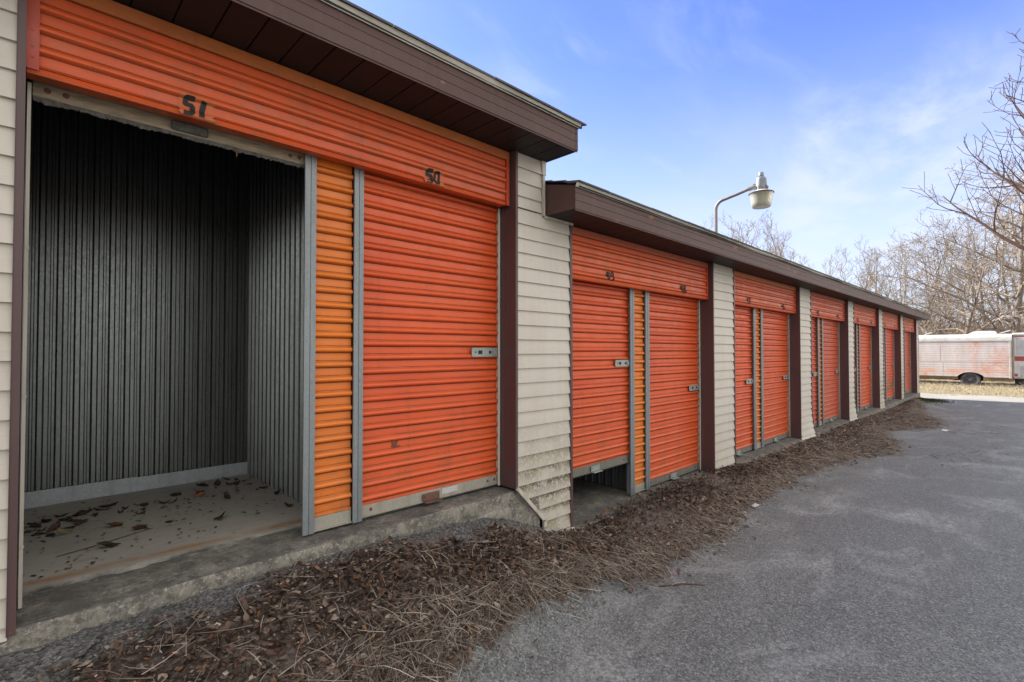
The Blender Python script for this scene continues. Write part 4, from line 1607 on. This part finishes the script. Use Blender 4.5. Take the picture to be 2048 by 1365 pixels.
# ------------------------------------------------------------------ yard light on the low roof
LX, LYP, LYH = 7.32, 3.18, 2.54
zr = ZSL + FL_ + .05 + (LYP - Y_FAS) * SL
lamp = empty('yard_light', (LX, LYP, zr))
tag(lamp, 'old yard light on a bent rusty pipe above the low roof', 'lamp')
pts = [(LX, LYP, zr - .05), (LX, LYP, 3.60)]
for i in range(9):
    t = R(80) * i / 8
    pts.append((LX, LYP - .13 * (1 - math.cos(t)), 3.60 + .13 * math.sin(t)))
pts += [(LX, LYP - .30, 3.765), (LX, LYH + .115, 3.815)]
arm = link('bent_arm', MB().tube(pts, .024, 12), 'pole_steel', lamp, smooth=50)
link('arm_clamp', MB().tube([(LX, LYH + .17, 3.805), (LX, LYH + .075, 3.823)], .034, 10).box(LX - .03, LX + .03, LYH + .07, LYH + .10, 3.79, 3.85), 'pole_steel', lamp)
hz = 3.70
hs = MB().lathe([(0.0000, 0.2278), (0.0512, 0.2260), (0.0632, 0.2093), (0.0670, 0.1860), (0.0763, 0.0698), (0.0781, 0.0558), (0.0698, 0.0465)], (LX, LYH, hz), 24)
for t in range(10):
    a = 2 * math.pi * t / 10
    hs.box(LX + .083 * math.cos(a) - .006, LX + .083 * math.cos(a) + .006, LYH + .083 * math.sin(a) - .006, LYH + .083 * math.sin(a) + .006, hz + .06, hz + .10)
link('housing', hs, 'lamp_housing', lamp, smooth=40)
link('photocell', MB().lathe([(0.0279, 0.2269), (0.0279, 0.2437), (0.0353, 0.2455), (0.0353, 0.2837), (0.0298, 0.2957), (0, 0.2976)], (LX, LYH, hz), 18), 'galvanised', lamp, smooth=40)
link('reflector_neck', MB().lathe([(0.0688, 0.0512), (0.0837, 0.0418), (0.1070, 0.0279), (0.1395, 0.0112), (0.1516, 0.0056)], (LX, LYH, hz), 28), 'rv_roof', lamp, smooth=50)
ln = link('lens', MB().lathe([(0.1562, 0.0074), (0.1600, -0.0019), (0.1544, -0.0093), (0.1469, -0.0279), (0.1395, -0.0744), (0.1293, -0.1395), (0.1209, -0.1814), (0.1116, -0.1906), (0.1070, -0.1860)], (LX, LYH, hz), 32), 'lens_plastic', lamp, smooth=50)
link('rim', MB().lathe([(0.1488, 0.0112), (0.1618, 0.0056), (0.1637, -0.0028), (0.1572, -0.0074)], (LX, LYH, hz), 32), 'rusty_steel', ln, smooth=50)
link('lens_base', MB().lathe([(0.1125, -0.1911), (0.0651, -0.1944), (0, -0.1953)], (LX, LYH, hz), 24), 'lens_bottom', ln, smooth=50)

# ------------------------------------------------------------------ faded trailer
TX = 27.5
ty0, ty1 = .40, 6.9
tr = empty('travel_trailer', (TX, 0, .1))
tag(tr, 'faded white and orange camper trailer with worn corrugated side and one wheel showing', 'trailer')
# side sheet with a wheel arch, corrugated along its length
wy, wz, wr, ar = 1.575, .34, .30, .40


def arch_z(y):
    d = abs(y - wy)
    zb = .43 + .02 * (y - ty0) / 6
    if d < ar + .05:
        return max(zb, .30 + math.sqrt(max(0, (ar + .05) ** 2 - d * d)) * .72)
    return zb


mb = MB()
zs = list(np.arange(.42, 1.905, .0235))
yy = sorted(set([round(v, 3) for v in list(np.arange(ty0, ty1, .25)) + list(np.arange(wy - .6, wy + .6, .03)) + [ty1]]))
vs = []
for y in yy:
    zb = arch_z(y)
    for k, z in enumerate(zs):
        zz = max(z, zb)
        d = (0, .003, .0045, .003)[k % 4]
        vs.append((TX - d + .004 * noise.noise((y * 1.5, z * 1.5, 0)), y, zz))
m = len(zs)
fs = [(i * m + j, i * m + j + 1, (i + 1) * m + j + 1, (i + 1) * m + j) for i in range(len(yy) - 1) for j in range(m - 1)]
mb.add(vs, fs)
mb.box(TX + .02, TX + 2.2, ty0 + .02, ty1 - .02, .62, 2.0)
mb.box(TX + .004, TX + 2.21, ty0, ty0 + .018, .44, 1.99)
body = link('body', mb, 'faded_trailer', tr, origin=(TX, 0, 0), smooth=35)
jn = MB()
jn.box(TX - .014, TX - .011, ty0, ty1, 1.06, 1.072)
for y in (2.45, 4.2):
    jn.box(TX - .014, TX - .011, y, y + .01, .47, 1.06)
    jn.box(TX - .014, TX - .011, y + .08, y + .09, 1.072, 1.75)
link('panel_seam', jn, 'rv_roof', body)
ce = MB().cbox(TX - .022, TX + .02, ty0 - .02, ty0 + .05, .41, 1.95, .008)
link('corner_strip', ce, 'trailer_trim', body)
rf = MB()
pr = [(TX - .025, 1.885), (TX - .030, 1.93), (TX - .026, 2.02), (TX - .012, 2.075), (TX + .04, 2.12), (TX + .2, 2.15), (TX + 1.1, 2.19), (TX + 2.1, 2.14), (TX + 2.22, 2.05), (TX + 2.22, 1.9)]
rf.extrude(pr, ty0 - .03, ty1, axis='y', cap=True, closed=True)
link('roof', rf, 'rv_roof', tr, smooth=40)
sk = MB()
sk.box(TX + .03, TX + .06, ty0, wy - ar + .02, .30, .455)
sk.box(TX + .03, TX + .06, wy + ar - .02, ty1, .325, .475)
link('frame_rail', sk, 'rusty_skirt', tr)
link('underbody', MB().box(TX + .3, TX + 2.0, ty0 + .05, ty1 - .1, .30, .60), 'dark_under', tr)
link('wheel_well', MB().box(TX + .25, TX + .28, wy - .5, wy + .5, .28, .75), 'dark_under', tr)
fl = MB()
pp = []
for i in range(21):
    y = wy - ar - .06 + (2 * ar + .12) * i / 20
    pp.append((TX - .012, y, arch_z(y) + .012))
fl.tube(pp, .010, 6)
link('wheel_arch_trim', fl, 'trailer_trim', body)
wh = link('wheel', MB().lathe([(.0, .06), (.10, .05), (.10, .20), (0, .2)], (TX + .02, wy, wz - .03), 20, 'x'), 'rim_dark', tr, smooth=40)
tyr = MB().lathe([(.195, .02), (.205, .008), (.25, -.004), (.285, .004), (.312, .03), (.318, .06), (.318, .16), (.31, .19), (.27, .21), (.2, .2)], (TX + .02, wy, wz - .03), 32, 'x')
link('tyre', tyr, 'tyre_rubber', wh, smooth=40)
rim = MB().lathe([(.195, .02), (.185, .012), (.175, .04), (.12, .055), (.09, .045), (.06, .02), (.05, .012), (0, .010)], (TX + .02, wy, wz - .03), 28, 'x')
for i in range(8):
    a = 2 * math.pi * i / 8
    cy, cz = wy + .13 * math.cos(a), wz - .03 + .13 * math.sin(a)
    rim.box(TX + .045, TX + .066, cy - .018, cy + .018, cz - .018, cz + .018)
link('rim', rim, 'rim_dark', wh, smooth=40)
ac = MB()
pr = [(.80, 2.165), (.83, 2.27), (.88, 2.30), (1.42, 2.31), (1.50, 2.29), (1.66, 2.19), (1.66, 2.16)]
ac.extrude([(y, z) for y, z in pr], TX + .55, TX + 1.25, axis='x', closed=True, cap=True)
for k in range(4):
    ac.box(TX + .54, TX + .5498, .95 + k * .12, 1.03 + k * .12, 2.205, 2.275)
link('air_conditioner', ac, 'ac_white', tr, smooth=30)
for (ya, yb, za, zb_) in ((.42, .80, 2.155, 2.30), (2.85, 3.10, 2.16, 2.27)):
    v_ = MB()
    v_.add([(TX + .6, yb, za), (TX + .95, yb, za), (TX + .95, ya, zb_), (TX + .6, ya, zb_), (TX + .6, yb, za + .03), (TX + .95, yb, za + .03), (TX + .95, ya, zb_ + .03), (TX + .6, ya, zb_ + .03)],
           [(3, 2, 1, 0), (4, 5, 6, 7), (0, 1, 5, 4), (1, 2, 6, 5), (2, 3, 7, 6), (3, 0, 4, 7)])
    v_.box(TX + .6, TX + .95, min(ya, yb) + .05, yb, 2.14, za + .004)
    link('roof_vent', v_, 'ac_white', tr)

# ------------------------------------------------------------------ motorhome beyond the trailer
MX = 27.75
rv = empty('motorhome', (TX, 0, .1))
tag(rv, 'white motorhome with a red side band, behind the trailer at the right edge', 'motorhome')
ya, yb = -5.6, .36
body = link('body', MB().cbox(MX, MX + 2.3, ya, yb, .40, 2.08, .05), 'rv_white', rv)
link('roof', MB().cbox(MX - .02, MX + 2.32, ya - .02, yb + .01, 2.082, 2.20, .04), 'rv_roof', rv)
link('red_pinstripe', MB().box(MX - .022, MX - .002, ya + .06, yb - .06, 2.03, 2.062), 'rv_red', body)
link('red_band', MB().box(MX - .010, MX - .002, ya + .06, yb - .06, 1.10, 1.275), 'rv_red', body)
for (a, c) in ((-.95, .27), (-2.6, -1.3), (-4.4, -3.0)):
    w = link('window', MB().box(MX - .012, MX - .002, a, c, 1.33, 1.99), 'rv_glass', rv)
    fr = MB()
    for q in ((a - .03, c + .03, 1.30, 1.33), (a - .03, c + .03, 1.99, 2.02)):
        fr.box(MX - .018, MX - .003, *q)
    fr.box(MX - .018, MX - .003, a - .03, a, 1.3302, 1.9898)
    fr.box(MX - .018, MX - .003, c, c + .03, 1.3302, 1.9898)
    link('frame', fr, 'rv_white', w)
cd = link('compartment_door', MB().box(MX - .012, MX - .002, -.9, .17, .48, .90), 'rv_glass', rv)
link('door_frame', MB().box(MX - .016, MX - .003, .17, .20, .46, .92).box(MX - .016, MX - .003, -.9, .1698, .9002, .925), 'rv_white', cd)
link('marker_light', MB().cbox(MX - .02, MX - .003, .23, .31, .50, .60, .005), 'rv_red', rv)
link('underbody', MB().box(MX + .1, MX + 2.2, ya + .2, yb - .05, .18, .398), 'dark_under', rv)
for y in (-4.2, -1.7):
    w = link('wheel', MB().lathe([(0, .06), (.2, .05), (.21, .03)], (MX + .03, y, .42), 20, 'x'), 'rim_dark', rv, smooth=40)
    link('tyre', MB().lathe([(.21, .02), (.25, 0), (.32, .01), (.34, .05), (.34, .2), (.3, .22)], (MX + .03, y, .42), 28, 'x'), 'tyre_rubber', w, smooth=40)

KT = 30.0 / TX
for o in (tr, rv):          # both stand on the grass bank at X = 30
    o.scale = (KT, KT, KT)
    o.location = (30.0, 0, -.028)

# low weeds and dead leaves in the dark strip beneath the trailer
items = []
for i in range(900):
    y = rng.uniform(-1.5, 4.5)
    x = 30.0 + rng.uniform(-.15, .35)
    items.append((x, y, gland(x, y) + .01, rng.uniform(.08, .3), rng.uniform(0, 3.1), .004, abs(rng.normal(0, .12))))
ww = link('trailer_weeds', straw_cloud(items), 'straw', None, origin=(0, 0, 0))
tag(ww, 'dead weeds tangled in the shade under the trailer', 'weeds', None, 'stuff')


# ------------------------------------------------------------------ bare trees
def grow(seed, H, r0, n1, spread, up, l1, lv=3, wig=1., droop=0., minr=.012, trunk_lean=.04, first=.25, dens=1.0, fork=True):
    rr = random.Random(seed)
    trunk, crown = MB(), MB()

    def gauss():
        return Vector((rr.gauss(0, 1), rr.gauss(0, 1), rr.gauss(0, 1)))

    def path(p, d, L, n, wig, tro):
        pts = [p.copy()]
        d = d.normalized()
        for i in range(n):
            d = (d + gauss() * wig + Vector((0, 0, tro))).normalized()
            pts.append(pts[-1] + d * (L / n))
        return pts

    tp = path(Vector((0, 0, -.3)), Vector((rr.gauss(0, trunk_lean), rr.gauss(0, trunk_lean), 1)), H * .86, 12, .06, .05)
    rad = [max(minr, r0 * (1 - .90 * (i / 12) ** .9)) for i in range(13)]
    rad[0] *= 1.35
    trunk.tube(tp, rad, 7)

    def at(pts, t):
        k = min(len(pts) - 2, int(t * (len(pts) - 1)))
        f = t * (len(pts) - 1) - k
        return pts[k].lerp(pts[k + 1], f), (pts[k + 1] - pts[k]).normalized()

    def branch(p, d, L, r, level):
        n = (7, 6, 4, 3)[min(level, 3)]
        tro = (up, up * .8, up * .5, 0)[min(level, 3)] - droop * (level * .5 + .5)
        pts = path(p, d, L, n, (.16, .2, .24, .26)[min(level, 3)] * wig, tro)
        rads = [max(minr * (1, 1, .9, .75)[min(level, 3)], r * (1 - .85 * i / n)) for i in range(n + 1)]
        crown.tube(pts, rads, (5, 4, 3, 3)[min(level, 3)], cap=False)
        if level >= lv:
            return
        cnt = int((8, 6, 4)[min(level, 2)] * dens * rr.uniform(.75, 1.25)) + 1
        az = rr.uniform(0, 6.28)
        for c in range(cnt):
            t = .18 + .80 * (c + rr.random()) / cnt
            q, dd = at(pts, min(.99, t))
            az += 2.4
            o = dd.orthogonal().normalized()
            o = (Matrix.Rotation(az, 3, dd) @ o)
            nd = dd * rr.uniform(.5, .9) + o * rr.uniform(.5, .95)
            branch(q, nd, L * rr.uniform(.34, .62) * (1.1 - .45 * t), r * .5 * (1.1 - .5 * t), level + 1)

    az = rr.uniform(0, 6.28)
    for i in range(n1):
        t = first + (1 - first) * (i + rr.random() * .6) / n1
        q, dd = at(tp, min(.985, t))
        az += 2.4 + rr.gauss(0, .3)
        o = Vector((math.cos(az), math.sin(az), 0))
        nd = o * spread + Vector((0, 0, 1)) * rr.uniform(.25, .9)
        branch(q, nd, l1 * rr.uniform(.7, 1.15) * (1.15 - .65 * t), r0 * .5 * (1.1 - .7 * t), 0)
    return trunk, crown


def tree_proto(name, x, y, z, tc, bm, tm):
    o = empty(name, (0, 0, 0))
    link('trunk', tc[0], bm, o, origin=(0, 0, 0), smooth=60)
    link('crown', tc[1], tm, o, origin=(0, 0, 0))
    o.location = (x, y, z)
    return o


def at_px(u, t):
    """direction column u (tangent right of the view axis) at forward distance t"""
    ca, sa = math.cos(R(45.763)), math.sin(R(45.763))
    return t * (ca + u * sa), t * (sa - u * ca)


def gfor(x):
    return -.50 + .52 * smooth01((x - 30) / 4) + 1.2 * smooth01((x - 34) / 30) + 2.2 * smooth01((x - 70) / 100)


protos = [
    grow(1, 12, .10, 10, .42, .16, 3.6, lv=2, minr=.0105, first=.35, dens=.6),
    grow(2, 13, .11, 11, .36, .20, 3.4, lv=2, minr=.0105, first=.4, dens=.58),
    grow(3, 11, .10, 10, .55, .12, 3.8, lv=2, minr=.0105, first=.3, dens=.62),
    grow(4, 10, .13, 12, .85, .06, 4.6, lv=2, minr=.011, first=.18, droop=.015, dens=.85),
]
NM = ['slender_tree', 'slender_tree', 'slender_tree', 'spreading_tree']
made = {}
# (pixel column as tangent, distance, apparent top as tangent above eye level, prototype, spin)
T = [(.372, 52, .262, 0, .3), (.415, 46, .272, 1, 1.2), (.437, 55, .250, 2, 2.0), (.462, 50, .268, 0, 3.1), (.487, 58, .242, 1, .7), (.507, 47, .262, 2, 4.4), (.538, 44, .272, 1, 5.1), (.556, 56, .225, 0, 1.8),
     (.575, 50, .238, 2, .2), (.602, 48, .210, 1, 2.6), (.628, 57, .200, 0, 5.6), (.655, 47, .205, 2, 3.9), (.682, 52, .205, 1, .9), (.705, 45, .215, 0, 4.0), (.728, 55, .205, 2, 2.3), (.742, 42, .215, 3, 1.0),
     (.760, 50, .230, 1, 3.3), (.782, 44, .235, 0, 5.9), (.800, 56, .235, 2, .5), (.818, 40, .225, 3, 2.9), (.838, 48, .255, 1, 1.5), (.856, 41, .245, 3, 4.7), (.875, 52, .265, 0, 3.7), (.893, 43, .275, 2, .1),
     (.912, 38, .262, 3, 5.3), (.930, 49, .29, 1, 2.1), (.950, 40, .285, 3, 1.1), (.968, 46, .31, 0, 4.9), (.985, 52, .32, 2, 3.0), (1.005, 42, .30, 3, .8), (1.03, 47, .33, 1, 2.7), (1.06, 40, .32, 3, 5.0)]
TL = []
for i, (u, t, v, k, spin) in enumerate(T):
    x, y = at_px(u, t)
    z = gfor(x)
    h = 1.518 + v * t * (1.10 if u < .75 else 1.06) - z
    if k not in made:
        o = tree_proto(NM[k], x, y, z, protos[k], 'bark_grey', 'twig_tan')
        made[k] = o
    else:
        o = copy_tree(made[k])
        o.location = (x, y, z)
    base = (12, 13, 11, 10)[k]
    s = h / base
    o.scale = (s * .95, s * .95, s)
    o.rotation_euler = (0, 0, spin)
    if k == 3:
        lab, grp = 'low wide bare tree with tangled pale branches in the woods behind the trailer', 'wide bare trees in the woods'
    elif u < .62:
        lab, grp = 'bare treetop showing above the low roof beside the yard light', 'bare treetops above the roof'
    else:
        lab, grp = 'tall thin bare tree in the woods past the far end of the building', 'thin bare trees in the woods'
    tag(o, lab, 'tree', grp)

# the dark-limbed tree at the right edge, its limbs curving up into the frame
x, y = at_px(1.09, 21)
big = tree_proto('bare_tree', x, y, gfor(x), grow(23, 19, .26, 24, 1.15, .17, 7.0, lv=2, wig=.5, minr=.014, first=.30, dens=.75), 'bark_red', 'bark_red')
tag(big, 'tall bare tree whose dark red limbs curve in from the right edge', 'tree')
x, y = at_px(.995, 31)
t2 = tree_proto('bare_tree', x, y, gfor(x), grow(29, 14.5, .22, 20, .95, .06, 6.2, minr=.011, first=.16, droop=.012, dens=.85, wig=.8), 'bark_grey', 'twig_tan')
tag(t2, 'broad grey tree with dense drooping twigs standing behind the motorhome', 'tree')
x, y = at_px(.90, 33)
t3 = tree_proto('bare_tree', x, y, gfor(x), grow(33, 9.0, .16, 18, 1.1, .02, 5.8, minr=.011, first=.12, droop=.028, dens=.8, wig=.8), 'bark_grey', 'twig_tan')
tag(t3, 'low arching tree with pale twigs hanging over the faded trailer', 'tree')


# brush and far wood that read as one mass
def brush(n_, x0, x1, y0, y1, h0, h1, seed, rr0, rr1):
    r = random.Random(seed)
    mb = MB()
    for i in range(n_):
        x, y = r.uniform(x0, x1), r.uniform(y0, y1)
        z = gfor(x)
        h = r.uniform(h0, h1) * (.6 + .6 * abs(noise.noise((x * .3, y * .3, seed))) * 1.6)
        d = Vector((r.gauss(0, .45), r.gauss(0, .45), 1)).normalized()
        p = Vector((x, y, z - .1 + (h * .5 * r.random() if i % 2 else 0)))
        pts = [p]
        for k in range(4):
            d = (d + Vector((r.gauss(0, .25), r.gauss(0, .25), r.gauss(-.05, .2)))).normalized()
            pts.append(pts[-1] + d * h / 4)
        mb.tube(pts, [r.uniform(rr0, rr1) * (1 - .18 * k) for k in range(5)], 3, cap=False)
    return mb


b1 = link('brush_thicket', brush(9000, 34, 45, -4, 16, 1.2, 3.4, 5, .008, .018), 'brush_brown', None, origin=(0, 0, 0))
tag(b1, 'tangled tan brush and saplings behind the trailer and motorhome', 'brush', None, 'stuff')
b2 = link('far_woods', brush(7500, 52, 85, -12, 45, 2.5, 6.5, 6, .025, .05), 'bark_grey', None, origin=(0, 0, 0))
tag(b2, 'far grey bare woodland filling the gaps between the trees', 'woods', None, 'stuff')

# ------------------------------------------------------------------ light, sky, camera
EL, AZ = R(37), R(-12)      # sun behind the building, slightly towards the near end
sd = Vector((math.sin(AZ) * math.cos(EL), math.cos(AZ) * math.cos(EL), math.sin(EL)))
L = bpy.data.lights.new('sun', 'SUN')
L.energy = 5.0
L.angle = R(.53)
L.color = (1, .94, .85)
so = bpy.data.objects.new('sun', L)
COL.objects.link(so)
so.rotation_euler = sd.to_track_quat('Z', 'Y').to_euler()

W = bpy.data.worlds.new('World')
S.world = W
W.use_nodes = True
nt = W.node_tree
bg = nt.nodes['Background']
sky = nt.nodes.new('ShaderNodeTexSky')
sky.sky_type = 'NISHITA'
sky.sun_disc = False
sky.sun_elevation = EL
sky.sun_rotation = AZ
sky.air_density = 1.0
sky.dust_density = .4
sky.ozone_density = 2.5
tc = nt.nodes.new('ShaderNodeTexCoord')


def wn(kind, **kw):
    n = nt.nodes.new(kind)
    for k, v in kw.items():
        setattr(n, k, v)
    return n


def wmath(op, a, b=0.):
    n = wn('ShaderNodeMath', operation=op)
    for i, q in enumerate((a, b)):
        if hasattr(q, 'node'):
            nt.links.new(q, n.inputs[i])
        else:
            n.inputs[i].default_value = q
    return n.outputs[0]


def wramp(f, a, b, lo=0., hi=1.):
    n = wn('ShaderNodeMapRange', clamp=True)
    n.interpolation_type = 'SMOOTHSTEP'
    for k, q in (('From Min', a), ('From Max', b), ('To Min', lo), ('To Max', hi)):
        n.inputs[k].default_value = q
    nt.links.new(f, n.inputs['Value'])
    return n.outputs[0]


sp = wn('ShaderNodeSeparateXYZ')
nt.links.new(tc.outputs['Generated'], sp.inputs[0])
# clouds live on a flat layer overhead: project the direction onto it
zc = wmath('MAXIMUM', sp.outputs[2], .03)
cb = wn('ShaderNodeCombineXYZ')
nt.links.new(wmath('DIVIDE', sp.outputs[0], wmath('ADD', zc, .12)), cb.inputs[0])
nt.links.new(wmath('DIVIDE', sp.outputs[1], wmath('ADD', zc, .12)), cb.inputs[1])


def cloud(scale, rot, loc, sc, detail, rough, dist):
    mp = wn('ShaderNodeMapping')
    mp.inputs['Scale'].default_value = scale
    mp.inputs['Rotation'].default_value = (0, 0, rot)
    mp.inputs['Location'].default_value = loc
    nt.links.new(cb.outputs[0], mp.inputs['Vector'])
    nz = wn('ShaderNodeTexNoise')
    nz.inputs['Scale'].default_value = sc
    nz.inputs['Detail'].default_value = detail
    nz.inputs['Roughness'].default_value = rough
    nz.inputs['Distortion'].default_value = dist
    nt.links.new(mp.outputs[0], nz.inputs['Vector'])
    return nz.outputs['Fac']


c1 = wramp(cloud((1, 1.6, 1), .5, (.3, .7, 0), .9, 7, .52, .4), .44, .88, 0, .45)
c2 = wramp(cloud((1.0, 2.4, 1), -.3, (4.2, 1.1, 0), 2.0, 8, .56, .5), .48, .90, 0, .35)
haze = wramp(sp.outputs[2], .0, .54, .95, .0)
hs = wn('ShaderNodeHueSaturation')
hs.inputs['Saturation'].default_value = 1.2
hs.inputs['Hue'].default_value = .525
hs.inputs['Value'].default_value = 1.16
nt.links.new(sky.outputs[0], hs.inputs['Color'])


def wmix(f, a, b):
    m = wn('ShaderNodeMix', data_type='RGBA')
    nt.links.new(f, m.inputs['Factor'])
    for k, q in ((6, a), (7, b)):
        if hasattr(q, 'node'):
            nt.links.new(q, m.inputs[k])
        else:
            m.inputs[k].default_value = (*q, 1)
    return m.outputs[2]


col = wmix(haze, hs.outputs[0], (3.05, 3.4, 4.25))
# a soft bank of cloud low over the woods
dp = wn('ShaderNodeVectorMath', operation='DOT_PRODUCT')
nt.links.new(tc.outputs['Generated'], dp.inputs[0])
dp.inputs[1].default_value = Vector((1.29, .17, .34)).normalized()
c3 = wmath('MULTIPLY', wramp(dp.outputs['Value'], .972, .996), wramp(cloud((1.0, 1.5, 1), -.5, (.9, 5.3, 0), 1.9, 9, .58, .3), .38, .70, 0, .68))
col = wmix(wmath('MAXIMUM', wmath('MAXIMUM', c1, c2), c3), col, (3.3, 3.5, 4.1))
# unseen bright cloud, added behind camera and overhead to fill and whiten the shade
bk = wmath('MULTIPLY', wramp(sp.outputs[1], .05, -.4), wramp(cloud((1, 1, 1), 0, (1.7, 2.2, 0), 1.2, 8, .6, .4), .22, .50))
tp = wmath('MULTIPLY', wramp(sp.outputs[2], .70, .86), wramp(cloud((1, 1, 1), .8, (3.7, .2, 0), 1.6, 8, .6, .4), .28, .6, 0, .8))
col = wmix(wmath('MAXIMUM', bk, tp), col, (6.3, 6.05, 5.75))
nt.links.new(col, bg.inputs['Color'])
bg.inputs['Strength'].default_value = .125

cam = bpy.data.cameras.new('camera')
cam.sensor_width = 36
cam.lens = 36 * 1000 / 2048
cam.clip_end = 1500
cam.clip_start = .05
co = bpy.data.objects.new('camera', cam)
COL.objects.link(co)
co.location = (0, 0, 1.518)
yaw = math.atan2(1027, 1000)
co.rotation_euler = (R(90) + math.atan(18.5 / 1000), 0, -(R(90) - yaw))
S.camera = co

S.view_settings.view_transform = 'Standard'
S.view_settings.look = 'None'
S.view_settings.gamma = 1
S.view_settings.exposure = 1.15
S.render.resolution_x, S.render.resolution_y = 1024, 682
S.cycles.max_bounces = 8
